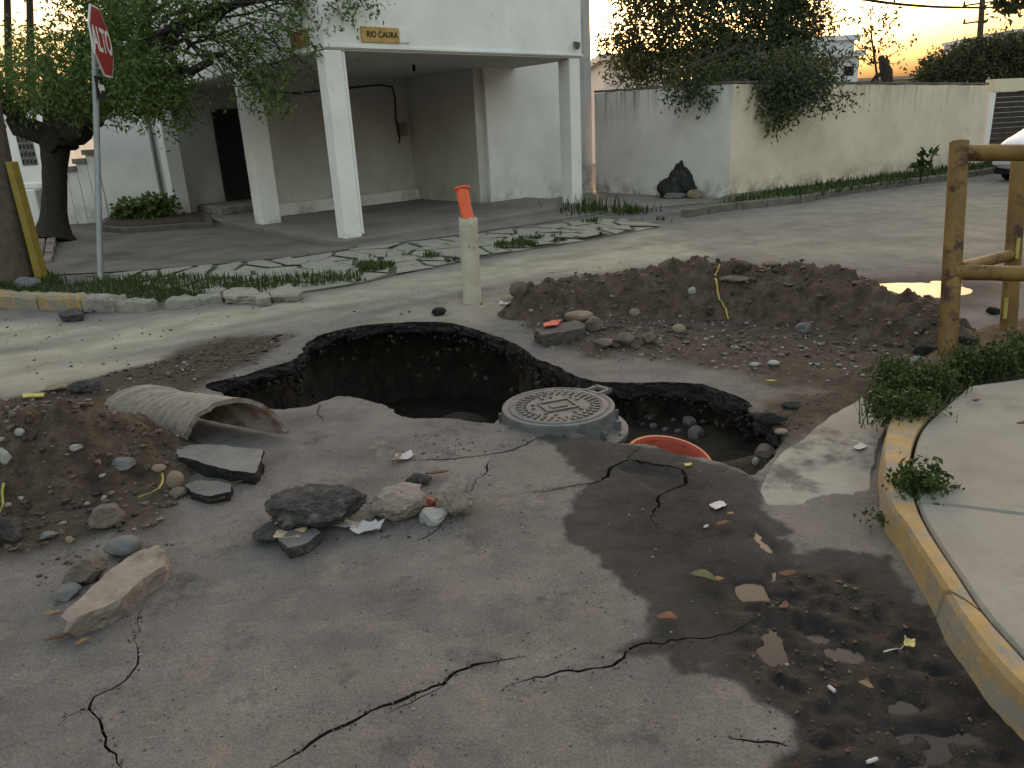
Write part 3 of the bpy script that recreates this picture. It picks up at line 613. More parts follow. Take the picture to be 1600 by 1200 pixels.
def plate(name, px, z, th, m, label, cat, seed=0, parent=None, tilt=None, msides=None, amp=.02, top_amp=.010, step=.022):
    """a broken plate: irregular outline traced at height z, rough sides"""
    P = dense(gp(px, z), step, True, False); n = len(P); P = P+np.c_[fbm(P, 14, 3, seed+1), fbm(P, 14, 3, seed+2)]*amp
    c = P.mean(0); lo = P.min(0); hi = P.max(0); s = max(.02, (hi-lo).max()/22); g = grid(lo[0], hi[0], lo[1], hi[1], s); g = g[sdf(g, P) < -.4*s]
    v, e, f, *_ = delaunay_2d_cdt([Vector(q) for q in np.r_[P, g]], [(i, (i+1) % n) for i in range(n)], [], 1, 1e-6)
    v = np.array([(a[0], a[1]) for a in v]); nv = len(v); zt = z+top_amp*fbm(v, 9, 4, seed+3)
    if tilt: zt = zt+(v-c)@np.array(tilt)
    V = list(np.c_[v, zt]); Fc = [tuple(q) for q in f]
    L = 4; prev = list(range(n)); mi = [0]*len(Fc)
    for k in range(1, L+1):
        fr = k/L; P3 = np.c_[P, np.full(n, fr*th)]
        oo = 1+.20*fbm(P3, 16, 4, seed+5)*min(1, k)-.06*fr*fr
        q = c+(P-c)*oo[:, None]; zb = zt[:n]-th*fr*(1+.15*fbm(P, 12, 2, seed+7))
        cur = [len(V)+i for i in range(n)]; V += list(np.c_[q, zb])
        Fc += [(prev[i], prev[(i+1) % n], cur[(i+1) % n], cur[i]) for i in range(n)]; mi += [1 if msides else 0]*n; prev = cur
    Fc.append(tuple(prev[::-1])); mi.append(1 if msides else 0)
    V = np.array(V)-np.array([c[0], c[1], 0])
    o = mk(name, V, Fc, [m, msides] if msides else m, parent); o.data.polygons.foreach_set('material_index', mi); o.location = (c[0], c[1], 0)
    bm = bmesh.new(); bm.from_mesh(o.data); bmesh.ops.recalc_face_normals(bm, faces=bm.faces); bm.to_mesh(o.data); bm.free()
    if label: tag(o, label, cat)
    return o

# ------------------------------------------------------------------ the white house with its carport
C0 = np.array([-2.43, 12.28]); eF = np.array([.725, .689]); eL = np.array([-.60, .80])
def HP(a, b): return C0+a*eF+b*eL
def quad(a0, a1, b0, b1): return [HP(a0, b0), HP(a1, b0), HP(a1, b1), HP(a0, b1)]
ZS = 2.82
house = thing('house', 'white two storey house with open carport on the street corner', 'house')
def hpart(name, boxes, m, parent=house, bevel=0):
    b = MB()
    for a0, a1, b0, b1, z0, z1 in boxes: b.prism(quad(a0, a1, b0, b1), z0, z1)
    return b.build(name, m, parent, bevel=bevel)
hpart('upper_storey', [(-.12, 5.55, -.12, 12.5, ZS+.003, 6.2)], whitew)
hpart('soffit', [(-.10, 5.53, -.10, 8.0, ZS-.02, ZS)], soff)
hpart('pillar', [(-.15, .15, -.15, .15, -.02, ZS-.02)], whitep, bevel=.02)
hpart('pillar', [(5.20, 5.50, -.12, .22, -.02, ZS-.02)], whitep, bevel=.02)
hpart('pillar', [(-.16, .24, 3.35, 3.75, -.02, ZS-.02)], whitep, bevel=.02)
hpart('downpipe', [(.155, .215, -.13, -.05, .12, ZS-.03)], whitep, bevel=.025)
shadew = wallmat('shade_grey_plaster', (.56, .54, .505), (.47, .45, .42), (.16, .14, .115), 3.6, 1.0, .7, .6)  # house white greyed for walls under the carport: its shade put into the colour
hpart('back_wall', [(.5, 4.62, 4.75, 5.0, 0, ZS-.021)], shadew)
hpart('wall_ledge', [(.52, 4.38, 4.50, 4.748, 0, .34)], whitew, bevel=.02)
hpart('inner_wall', [(4.40, 4.63, 2.05, 4.748, 0, ZS-.021)], shadew)
hpart('wing_wall', [(4.635, 6.95, 1.95, 2.2, -.05, 6.3)], whitew)
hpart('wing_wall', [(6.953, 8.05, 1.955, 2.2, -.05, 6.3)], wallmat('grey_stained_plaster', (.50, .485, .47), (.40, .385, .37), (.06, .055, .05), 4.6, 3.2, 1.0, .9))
hpart('wing_side_wall', [(7.82, 8.05, 2.203, 9, -.05, 6.3)], whitew)
hpart('entry_wall', [(-.6, 2.6, 7.95, 8.15, 0, ZS-.021)], shadew)
hpart('entry_side_wall', [(2.4, 2.6, 5.003, 7.948, 0, ZS-.021)], whitew)
hpart('side_wall', [(-.62, -.30, 7.45, 7.945, 0, ZS+.0), (-.60, -.35, 8.155, 12.4, 0, ZS)], whitep)
hpart('carport_floor', [(-.35, 5.75, -.30, 8.9, -.05, .10)], floorM, bevel=.02)
hpart('entry_step', [(.0, 2.39, 6.2, 7.94, .10, .26)], conc, bevel=.02)
hpart('upper_edge_band', [(-.15, 5.58, -.15, -.121, ZS+.02, ZS+.05)], whitep)
# door
dr = MB(); door = hpart('door', [(.72, 1.42, 7.88, 7.948, .262, 2.35)], mat('dark_door_iron', (.035, .026, .02), (.02, .016, .013), 8, .6, .1, 30))
gl = mat('dim_glass', (.03, .03, .03), (.02, .02, .02), 3, .15, 0)
for r in range(4):
    for c in range(2):
        a0 = .79+c*.30; hpart('pane', [(a0, a0+.26, 7.868, 7.879, .45+r*.46, .45+r*.46+.38)], gl, door)
hpart('door_handle', [(1.34, 1.37, 7.83, 7.878, 1.2, 1.36)], steel, door)
# meter, conduit, ceiling lamp base, security lamp
hpart('meter_box', [(4.05, 4.25, 4.62, 4.749, 1.55, 1.85)], mat('old_metal', (.25, .22, .18), (.15, .13, .1), 8, .7, .1, 40))
q = lambda a, b, z: (*HP(a, b), z)
MB().tube([q(.6, 4.7, 2.55), q(1.5, 4.7, 2.5), q(2.6, 4.7, 2.58), q(3.6, 4.7, 2.66), q(3.98, 4.7, 2.62), q(4.03, 4.7, 2.4), q(4.0, 4.7, 1.9), q(4.06, 4.7, 1.45), q(4.0, 4.7, 1.4)], .018, 6).build('conduit', asphB, house, True)
MB().lathe([(.02, 0), (.03, -.02), (.03, -.10), (.015, -.12)], (*HP(2.6, 1.6), ZS-.022), 12).build('lamp_holder', asphB, house, True)
sc = MB(); sc.lathe([(.055, .05), (.055, -.02), (.03, -.07)], (*HP(5.35, -.2), 3.02), 12); sc.box((*HP(5.35, -.15), 3.06), (.06, .06, .06)); sc.build('wall_lamp', iron, house, True)
# street name plates on the fascia
def text_mesh(s, size, name, m, parent, mat4, ext=.002, wscale=1.):
    cu = bpy.data.curves.new(name, 'FONT'); cu.body = s; cu.size = size; cu.extrude = ext; cu.align_x = 'CENTER'; cu.align_y = 'CENTER'; cu.offset = size*.022
    to = bpy.data.objects.new(name+'_tmp', cu); COL.objects.link(to); bpy.context.view_layer.update()
    me = bpy.data.meshes.new_from_object(to.evaluated_get(bpy.context.evaluated_depsgraph_get())); bpy.data.objects.remove(to)
    me.transform(Matrix.Diagonal((wscale, 1, 1, 1))); me.transform(mat4); me.materials.clear(); me.materials.append(m)
    o = bpy.data.objects.new(name, me); COL.objects.link(o); o.parent = parent; return o
def basis(o, x, y):                       # 4x4 with local x, y axes
    x = Vector(x).normalized(); y = Vector(y).normalized(); z = x.cross(y); m = Matrix.Identity(4)
    for i in range(3): m[i][0] = x[i]; m[i][1] = y[i]; m[i][2] = z[i]; m[i][3] = o[i]
    return m
ochre = mat('ochre_enamel', (.50, .33, .10), (.42, .27, .08), 8, .6, .05, 30, c3=(.30, .17, .06), sc3=6)
letterM = flat('black_lettering', (.02, .018, .016)); letterW = flat('white_lettering', (.75, .72, .68))
sp1 = thing('street_name_sign', 'ochre street sign reading RIO CAURA on the white fascia', 'street sign')
nF = np.array([eF[1], -eF[0], 0])
b = MB(); b.prism([HP(.52, -.125)+nF[:2]*.0, HP(1.22, -.125), HP(1.22, -.15), HP(.52, -.15)], 2.93, 3.14); b.build('plate', ochre, sp1)
b = MB(); b.prism([HP(1.225, -.125), HP(1.42, -.125), HP(1.42, -.145), HP(1.225, -.145)], 2.94, 3.13); b.build('blank_end', whitep, sp1)
pc = HP(.90, -.153); text_mesh('RIO CAURA', .115, 'lettering', letterM, sp1, basis((*pc, 3.035), (*eF, 0), (0, 0, 1)), .002, .95)
acc = HP(.80, -.153)
sp2 = thing('street_name_sign', 'faded brown street sign on the shaded side of the house corner', 'street sign')
b = MB(); b.prism([HP(-.125, .35), HP(-.125, 1.0), HP(-.15, 1.0), HP(-.15, .35)], 2.92, 3.14); b.build('plate', mat('faded_ochre', (.30, .17, .07), (.22, .12, .05), 8, .7, .05, 30), sp2)
b = MB(); b.prism([HP(-.151, .48), HP(-.151, .62), HP(-.154, .62), HP(-.154, .48)], 3.0, 3.07); b.build('faded_mark', ochre, sp2)

# outside stair beside the house
stair = thing('stair', 'white plastered outside stair with stepped parapet behind the tree', 'stair')
sa = G(105, 352)[:2]; sdv = np.array([.985, .17]); snv = np.array([-.17, .985]); Ls = 2.1
hh = [1.0, 1.16, 1.32, 1.5]
for i in range(4):
    a0, a1 = Ls*.11*i, Ls*.11*(i+1)-.01
    pb = MB().prism([sa+sdv*a0, sa+sdv*a1, sa+sdv*a1+snv*1.2, sa+sdv*a0+snv*1.2], 0, hh[i]); pp = pb.build('step_block', whitew, stair)
    MB().prism([sa+sdv*(a0-.05)-snv*.05, sa+sdv*(a1+.0)-snv*.05, sa+sdv*(a1)+snv*1.2, sa+sdv*(a0-.05)+snv*1.2], hh[i]+.002, hh[i]+.11).build('coping', mat('stair_coping', (.22, .20, .19), (.15, .135, .125), 4, .9, .1, 40), stair)
MB().prism([sa+sdv*Ls*.445, sa+sdv*Ls*1.0, sa+sdv*Ls+snv*.6, sa+sdv*Ls*.445+snv*.6], 0, 2.8).build('stair_wall', whitew, stair)
# planter
pl = thing('planter', 'low concrete planter with soil in front of the carport entry', 'planter')
pp = gp([(150, 362), (195, 366), (335, 356), (330, 342), (260, 338), (170, 345)])
MB().prism(pp, 0, .12, ch=.02).build('edging', mat('dark_edging', (.12, .11, .095), (.07, .065, .055), 5, .9, .3, 40), pl)
pc2 = pp.mean(0); MB().prism(pc2+(pp-pc2)*.86, .10, .135).build('soil', soilm, pl)
# driveway and side sheets
def sheet(name, px, z, m, label, zpix=0., amp=.0):
    P = dense(gp(px, 0), .4, True, False); o = mk(name, [(p[0], p[1], z) for p in P], [tuple(range(len(P)))], m); struct(o); tag(o, label)
    bm = bmesh.new(); bm.from_mesh(o.data); bmesh.ops.recalc_face_normals(bm, faces=bm.faces)
    for f in bm.faces:
        if f.normal.z < 0: f.normal_flip()
    bm.to_mesh(o.data); bm.free(); return o
sheet('driveway', [(-250, 345), (70, 340), (250, 330), (430, 352), (560, 388), (470, 402), (330, 415), (200, 425), (60, 432), (-250, 440)], .014, driveM, 'stained brown concrete driveway in front of the house')
sheet('forecourt', [(560, 388), (700, 370), (840, 350), (950, 332), (1140, 314), (1300, 297), (1135, 306), (945, 295), (880, 305), (850, 318), (700, 345), (560, 372)], .010, floorM, 'dark concrete strip along the house front')
# ------------------------------------------------------------------ flagstone sidewalk on the far side
lowc = dense(gp([(330, 468), (405, 465), (480, 457), (560, 445), (640, 426), (720, 410), (800, 395), (900, 379), (1000, 361), (1050, 352)]), .2, False)
upc = dense(gp([(90, 434), (200, 427), (330, 417), (470, 404), (560, 391), (700, 373), (850, 354), (955, 340)]), .2, False)
lowr, upr = arc_res(lowc, 80), arc_res(upc, 80)
_w = np.r_[lowr[::4], upr[::-4]]; fs = mk('flagstone_walk', [(p[0], p[1], .007) for p in _w], [tuple(range(len(_w)))], mat('joint_soil', (.085, .095, .05), (.05, .055, .03), 3, .95, .5, 40)); struct(fs); tag(fs, 'broken flagstone sidewalk with weedy joints before the house')
def strip(s, t):
    i = np.clip(s*79, 0, 78.999); k = int(i); f = i-k; a = lowr[k]*(1-f)+lowr[k+1]*f; b = upr[k]*(1-f)+upr[k+1]*f; return a*(1-t)+b*t
seeds = []
for i in range(30):
    for j in range(3):
        seeds.append(strip((i+.5+random.uniform(-.36, .36))/30, (j+.5+random.uniform(-.3, .3))/3))
seeds = np.array(seeds); walk = np.r_[lowr[::4], upr[::-4]]
def clip(poly, p, nrm):
    out_ = []; n = len(poly)
    for i in range(n):
        a = poly[i]; c = poly[(i+1) % n]; da = (a-p)@nrm; dc = (c-p)@nrm
        if da <= 0: out_.append(a)
        if (da < 0) != (dc < 0) and da != dc: out_.append(a+(c-a)*(da/(da-dc)))
    return out_
for si, s in enumerate(seeds):
    poly = [s+np.array(d) for d in ((-1.4, -1.4), (1.4, -1.4), (1.4, 1.4), (-1.4, 1.4))]
    for sj, t in enumerate(seeds):
        if sj != si and np.linalg.norm(t-s) < 3:
            d = t-s; L = np.linalg.norm(d); poly = clip(poly, (s+t)/2-d/L*random.uniform(.015, .05), d/L)
            if len(poly) < 3: break
    if len(poly) < 3: continue
    c = np.mean(poly, 0)
    P = dense(np.array(poly), .14, True, False); P = P+np.c_[fbm(P, 5, 3, si), fbm(P, 5, 3, si+.5)]*.03; P = P[sdf(P, walk) < .03]
    if len(P) < 4: continue
    zt = .026+random.uniform(-.008, .016)
    o = MB().prism(P, .02, zt, ch=.012).build('flagstone', concD, fs)
    md = np.array([random.uniform(-.02, .02), random.uniform(-.02, .02)])
    for v in o.data.vertices: v.co.z += float((np.array(v.co[:2])-c)@md)
# left kerb and loose kerb blocks
kl = struct(empty('kerb')); tag(kl, 'worn yellow painted kerb on the far left corner')
def kblock(px0, px1, y0, y1, h, m, parent, name='kerb_stone', label=None, dep=.22, seed=0):
    a = G(px0, y0)[:2]; b = G(px1, y1)[:2]; d = (b-a)/np.linalg.norm(b-a); nn = np.array([-d[1], d[0]])
    P = dense(np.array([a, b, b+nn*dep, a+nn*dep]), .07, True, False); P = P+np.c_[fbm(P, 8, 3, seed+1), fbm(P, 8, 3, seed+2)]*.02
    c = P.mean(0); Q = P-(c if not parent else 0)
    mb = MB().prism(Q, -.03, h, ch=.03); mb.V = [(v[0], v[1], v[2]+.02*random.uniform(-1, 1)*(v[2] > .02)) for v in mb.V]
    o = mb.build(name, m, parent)
    if not parent: o.location = (c[0], c[1], 0); tag(o, label, 'kerb block')
    return o
for x0_, x1_, y0_, y1_, m in ((-200, -60, 478, 477, yellowp), (-58, 60, 477, 484, yellowp), (62, 128, 484, 487, yellowp), (130, 179, 487, 488, conc)):
    kblock(x0_, x1_, y0_, y1_, .15, m, kl, seed=x0_ % 17)
kblock(183, 231, 487, 487, .115, concD, None, 'kerb_block', 'square broken kerb block next to the end of the yellow kerb', .17, 3)
kblock(259, 305, 483, 481, .105, concD, None, 'kerb_block', 'loose square kerb block standing alone in the grass gap', .17, 5)
kblock(307, 348, 477, 472, .09, concD, None, 'kerb_block', 'small tilted kerb block between larger broken slabs', .15, 7)
plate('broken_slab', [(347, 456), (365, 449), (395, 449), (405, 455), (400, 463), (350, 463)], .085, .08, concD, 'thick broken sidewalk slab lying at the edge of the grass', 'concrete slab', 5, step=.06)
plate('broken_slab', [(314, 452), (345, 447), (355, 450), (345, 455), (320, 456)], .085, .08, concD, 'thin broken slab half hidden in the grass strip', 'concrete slab', 6, step=.06)
plate('broken_slab', [(420, 455), (450, 443), (474, 455), (465, 459), (425, 461)], .085, .08, concD, 'jagged broken slab lifted beside the flagstones', 'concrete slab', 8, step=.06)
plate('broken_slab', [(398, 462), (415, 456), (424, 462), (420, 466), (400, 467)], .085, .08, concD, 'small broken slab piece between two larger slabs', 'concrete slab', 9, step=.06)

# far kerb and verge along the boundary wall
fk = struct(empty('kerb')); tag(fk, 'low dark kerb along the boundary wall street')
fkp = dense(gp([(1075, 340), (1150, 328), (1250, 318), (1330, 303), (1480, 282), (1640, 258)]), .6, False)
for i in range(0, len(fkp)-1):
    a, b_ = fkp[i], fkp[i+1]; d = (b_-a)/np.linalg.norm(b_-a); nn = np.array([-d[1], d[0]])
    MB().prism([a+d*.01, b_-d*.01, b_-d*.01+nn*.16, a+d*.01+nn*.16], -.02, .13, ch=.015).build('kerb_stone', mat('dark_kerb', (.15, .135, .105), (.09, .08, .065), 5, .9, .3, 40), fk)
vg = mk('verge', [], [], None)
bpy.data.objects.remove(vg)
vp = list(fkp+np.array([-.1, .17]))+[G(1530, 262)[:2], G(1138, 312)[:2]]
o = mk('verge', [(p[0], p[1], .10) for p in vp], [tuple(range(len(vp)))], mat('verge_soil', (.12, .115, .07), (.075, .075, .04), 2, .95, .4, 30)); struct(o); tag(o, 'weedy verge at the foot of the boundary wall')

# ------------------------------------------------------------------ boundary wall, two runs
stainw = wallmat('stained_wall_shade', (.66, .645, .605), (.56, .54, .50), (.075, .066, .055), 2.28, .75, .45, .9)
stainy = wallmat('stained_wall_cream', (.67, .575, .44), (.57, .485, .37), (.11, .085, .062), 2.22, .8, .5, .85)
def wall_run(name, a, b, h0, h1, th, m, label, side):
    t = thing(name, label, 'wall'); d = (b-a)/np.linalg.norm(b-a); nn = np.array([-d[1], d[0]])*side; L = np.linalg.norm(b-a)
    n = 24; mb = MB(); V = []
    for i in range(n+1):
        p = a+d*L*i/n; h = h0+(h1-h0)*i/n++.004*math.sin(i*1.7)+random.uniform(-.012, .012)
        V += [(*p, -.05), (*p, h), (*(p+nn*th), h), (*(p+nn*th), -.05)]
    Fc = [(i*4+k, (i+1)*4+k, (i+1)*4+(k+1) % 4, i*4+(k+1) % 4) for i in range(n) for k in range(4)]+[(0, 1, 2, 3), (n*4+3, n*4+2, n*4+1, n*4)]
    w = mk('wall_panel', V, Fc, m, t)
    bm = bmesh.new(); bm.from_mesh(w.data); bmesh.ops.recalc_face_normals(bm, faces=bm.faces); bm.to_mesh(w.data); bm.free()
    V2 = []
    for i in range(n+1):
        p = a+d*L*i/n; h = h0+(h1-h0)*i/n+.004*math.sin(i*1.7)+.013
        V2 += [(*(p-nn*.012), h), (*(p-nn*.012), h+.045), (*(p+nn*(th+.012)), h+.045), (*(p+nn*(th+.012)), h)]
    mk('wall_cap', V2, Fc, mat('wall_cap_dirt', (.16, .145, .125), (.08, .072, .06), 6, .95, .4, 30), t); return t
w0, w1, w2 = G(950, 302)[:2], G(1138, 311)[:2], G(1527, 264)[:2]
wall_run('boundary_wall', w1+np.array([-.01, .012]), w0+(w0-w1)*.12, 2.20, 2.27, .16, stainw, 'grey white boundary wall between the house and the street corner', -1)
wall_run('boundary_wall', w1, w2, 2.20, 2.02, .16, stainy, 'long cream stained boundary wall along the street on the right', 1)
# drips: dirty streak plates are wear in the wall material; black stain at the joint with the house
st = MB()
# garbage bag
V, Fc = ico(4); P = V*np.array([.42, .34, .42]); P[:, 2] = np.where(P[:, 2] < -.22, -.22, P[:, 2]); P[:, :2] *= (1.18-.72*smooth(P[:, 2:3], -.2, .42)); P *= (.95+.34*fbm(V, 2.6, 4, 3)+.30*(.5-np.abs(fbm(V, 4, 4, 8))))[:, None]; P[:, 2] = np.maximum(P[:, 2], -.24)
o = mk('garbage_bag', P, Fc, black, None, True); q = G(1066, 309); o.location = (q[0], q[1]+.2, .26); tag(o, 'crumpled black garbage bag against the grey white wall', 'garbage bag')
R(1085, 311, 24, 18, tanst, 'tan stone beside the black garbage bag at the wall', 5, asp=.7)
R(1055, 311, 34, 14, concG, 'grey stone at the foot of the black garbage bag', 6, asp=.6)

# ------------------------------------------------------------------ background on the right
gt = thing('neighbour_gate', 'dark brown slatted gate under a cream lintel past the boundary wall', 'gate')
g0 = w2+np.array([.35, .25]); gd = np.array([.93, .36]); gn = np.array([-gd[1], gd[0]])
for i in range(14):
    z = .1+i*.125; MB().prism([g0, g0+gd*4, g0+gd*4+gn*.05, g0+gn*.05], z, z+.118).build('slat', mat('dark_gate_wood', (.055, .042, .032), (.03, .023, .018), 5, .85, .3, 20), gt)
MB().prism([g0-gd*.15-gn*.05, g0+gd*1.55-gn*.05, g0+gd*1.55+gn*.2, g0-gd*.15+gn*.2], 1.86, 2.16).build('lintel', mat('cream_paint', (.66, .58, .40), (.6, .52, .36), 2, .8, .05, 30), gt)
MB().prism([g0+gd*1.56-gn*.05, g0+gd*4-gn*.05, g0+gd*4+gn*.2, g0+gd*1.56+gn*.2], 1.88, 2.30).build('lintel', whitep, gt)
MB().prism([g0-gd*.2-gn*.03, g0-gd*.01-gn*.03, g0-gd*.01+gn*.2, g0-gd*.2+gn*.2], 0, 1.858).build('post', whitep, gt)
def bld(name, label, px0, px1, ytop, Y, mwall, wins, roof=None, dp=8):
    t = thing(name, label, 'building'); a = Yp(px0, ytop, Y); b = Yp(px1, ytop, Y)
    MB().prism([(a[0], Y), (b[0], Y), (b[0], Y+dp), (a[0], Y+dp)], 0, a[2]).build('wall', mwall, t)
    MB().prism([(a[0]-.2, Y-.2), (b[0]+.2, Y-.2), (b[0]+.2, Y+dp), (a[0]-.2, Y+dp)], a[2]+.002, a[2]+.22).build('roof', mwall, t)
    for (x0_, y0_, x1_, y1_) in wins:
        p = Yp(x0_, y0_, Y); r = Yp(x1_, y1_, Y); MB().prism([(p[0], Y-.03), (r[0], Y-.03), (r[0], Y-.002), (p[0], Y-.002)], r[2], p[2]).build('window', gl, t)
    return t
farw = mat('far_white_wall', (.62, .63, .66), (.55, .56, .58), 1, .9, 0, 30)
bld('far_house', 'pale blue grey house behind the dark tree with small windows', 1150, 1335, 72, 40, farw, [(1200, 88, 1225, 108), (1250, 88, 1270, 106)])
bld('far_house', 'small white house with an overhanging flat roof beyond the wall', 1180, 1342, 96, 36, farw, [(1318, 104, 1333, 118)])
bld('far_house', 'white house wall showing between the tall house and the dark tree', 944, 1060, 95, 30, mat('pinkish_wall', (.62, .57, .54), (.56, .51, .48), 1, .9, 0, 30), [(985, 104, 1010, 122)])
bld('far_house', 'far white gabled house at the right edge above the hedge', 1585, 1720, 52, 52, farw, [(1610, 62, 1640, 80)])
bld('far_house', 'long low pale house far beyond the boundary wall', 1335, 1500, 128, 60, mat('far_tan', (.35, .27, .2), (.3, .23, .17), 1, .9, 0, 30), [(1380, 131, 1400, 136)])
# utility pole and cables
def upole():
    t = thing('utility_pole', 'far utility pole with short cross arms at the upper right', 'utility pole')
    b = Yp(1528, 150, 45); b[2] = 0; tp = Yp(1538, -40, 45)
    MB().tube([b, tp], [.2, .13], 10).build('pole', barkW, t, True)
    for y in (5, 33, 60):
        c = Yp(1534, y, 45); e = Yp(1505, y+4, 45); MB().tube([e, c+(c-e)*.2], .05, 6).build('cross_arm', barkW, t)
        MB().lathe([(.05, 0), (.07, .08), (.03, .2)], (e[0]+.05, e[1], e[2]+.04), 8).build('insulator', concG, t)
    return t
upole()
def cable(pts, r, label):
    P = dense(np.array(pts), .5, False); return tag(MB().tube(P, r, 6).build('overhead_cable', asphB), label, 'cable')
cable([Yp(1180, -40, 30), Yp(1345, -2, 32), Yp(1450, 10, 38), Yp(1535, 12, 45)], .06, 'thick sagging cable crossing the bright sky to the pole')
cable([Yp(1535, 12, 45), Yp(1600, 8, 40), Yp(1700, -5, 36)], .05, 'cable running right from the far utility pole')

# ------------------------------------------------------------------ vegetation
def leaves(centers, radii, n, size, spread=.55, droop=.3, clump=.22, aspect=.42, per=9):
    """leaf blades in sprays spread through ellipsoids"""
    V = []; Fc = []; rg = np.random.default_rng(len(centers)*131+n)
    wts = np.array([np.prod(r)**.6 for r in radii]); wts /= wts.sum()
    nsp = n//per
    for _ in range(nsp):
        k = rg.choice(len(centers), p=wts); d = rg.normal(size=3); d /= np.linalg.norm(d); rr = rg.uniform(.05, 1)**(1/2.2)
        c = np.array(centers[k])+d*rr*np.array(radii[k]); ax = d*.7+rg.normal(size=3)*.7; ax[2] -= droop; ax /= np.linalg.norm(ax)
        L = clump*rg.uniform(.6, 1.5)
        for j in range(per):
            p = c+ax*L*(j/per)+rg.normal(size=3)*clump*.22
            u = ax*.5+rg.normal(size=3)*.7; u[2] -= droop*.5; u /= np.linalg.norm(u); v = np.cross(u, rg.normal(size=3)); v /= np.linalg.norm(v)+1e-9
            s = size*rg.uniform(.6, 1.35); w = s*aspect*.5; o = len(V)
            V += [p, p+u*s*.45+v*w, p+u*s, p+u*s*.45-v*w]; Fc += [(o, o+1, o+2, o+3)]
    return V, Fc
def twig_mesh(paths, seg=5):
    b = MB()
    for p, r in paths: b.tube(p, r, seg, True)
    return b
def wob(a, b, n=8, amp=.12, seed=0, sag=0.):
    a = np.array(a, float); b = np.array(b, float); t = np.linspace(0, 1, n)[:, None]; P = a+(b-a)*t
    rg = np.random.default_rng(seed); w = rg.normal(size=(n, 3))*amp; w[0] = 0; w[-1] = 0; P = P+w; P[:, 2] -= sag*4*(t[:, 0]*(1-t[:, 0])); return P
# left tree
lt = thing('tree', 'broad leafy tree with thick dark trunk behind the stop sign', 'tree')
tb = G(84, 378); tb[2] = 0
fork = D(95, 225, 15.0)
dT = (tb-np.array([0, 0, CH]))@_f
fork = D(86, 228, dT+.2)
flare = lambda t: .40+.25*max(0, (.12-t)/.12)
tp = [tb+(fork-tb)*t for t in np.linspace(-.02, 1, 10)]
MB().tube(tp, [.46, .32, .255, .225, .21, .205, .205, .215, .24, .26], 18, jit=.05).build('trunk', bark, lt, True)
limbs = [((92, 228), (5, 165), dT-.2, .26), ((5, 165), (-60, 60), dT-.8, .2), ((100, 226), (165, 165), dT-.3, .27), ((165, 165), (240, 60), dT-1.5, .16), ((95, 222), (70, 90), dT-.1, .24), ((240, 60), (400, -10), dT-3.0, .10),
         ((100, 220), (130, 60), dT-1.2, .2), ((200, 130), (330, 95), dT-2.6, .10), ((165, 165), (255, -40), dT-1.0, .13)]
dprev = {(92, 228): dT+.1, (5, 165): dT-.2, (100, 226): dT+.1, (165, 165): dT-.3, (95, 222): dT+.1, (240, 60): dT-1.5, (100, 220): dT+.1, (200, 130): dT-.8}
for i, (p0, p1, d1, r) in enumerate(limbs):
    P = wob(D(*p0, dprev[p0]), D(*p1, d1), 8, .06, i); MB().tube(P, np.linspace(r, r*.55, 8), 10, jit=.06).build('limb', bark, lt, True)
lc = [(10, 125, 45, 35, dT-.6), (100, 115, 70, 50, dT-1.6), (190, 110, 80, 60, dT-1.8), (245, 130, 60, 55, dT-2.2), (140, 45, 62, 50, dT-1.2), (205, 35, 60, 50, dT-2.0), (45, 160, 22, 16, dT-.4), (255, 148, 36, 24, dT-2.2), (160, 150, 55, 25, dT-1.0),
      (-70, 130, 50, 50, dT-.5), (180, -40, 90, 50, dT-1.5), (310, -5, 40, 25, dT-2.8)]
sc_ = lambda c: D(c[0], c[1], c[4]); rad_ = lambda c, k=1.: np.array([c[2], (c[2]+c[3])*.5, c[3]])*c[4]/FPX*k
V, Fc = leaves([sc_(c) for c in lc], [rad_(c) for c in lc], 27000, .095, droop=.35, clump=.36, per=12, aspect=.36)
mk('crown', V, Fc, leafL, lt)
# thin hanging sprays to the right, in front of the facade
ends = [(330, 60), (370, 100), (415, 40), (450, 90), (400, 130), (480, 5), (520, 5), (560, -6), (570, -12), (535, -8), (470, -5), (445, 150), (420, 160), (350, 20), (480, 50), (395, 75)]
tw = []; cc = []; rr = []
for i, e in enumerate(ends):
    d1 = dT-3.4 if e[0] > 460 else dT-2.8
    P = wob(D(250+random.uniform(-30, 60), 60+random.uniform(-40, 20), dT-2.2), D(*e, d1), 9, .07, 50+i, -.15); tw.append((P, np.linspace(.028, .006, 9)))
    for k in range(3):
        Q = P[5+k]; e2 = P[5+k]+np.array([random.uniform(-.1, .6), random.uniform(-.3, .2), random.uniform(-.5, .1)]); tw.append((wob(Q, e2, 5, .03, 90+i*3+k), np.linspace(.012, .004, 5))); cc.append(e2); rr.append((.16, .16, .14))
    cc.append(P[-1]); rr.append((.30, .25, .20)); cc.append(P[-3]); rr.append((.18, .18, .14))
for i in range(26):
    a = D(280+random.uniform(-40, 60), 60+random.uniform(-60, 60), dT-2.4); e = a+np.array([random.uniform(.2, 1.6), random.uniform(-.6, .2), random.uniform(-.9, .3)]); tw.append((wob(a, e, 6, .06, 300+i), np.linspace(.012, .004, 6)))
twig_mesh(tw).build('twigs', bark, lt)
V, Fc = leaves(cc, rr, 4200, .085, droop=.3, clump=.26, per=8, aspect=.36); mk('hanging_foliage', V, Fc, leafL, lt)
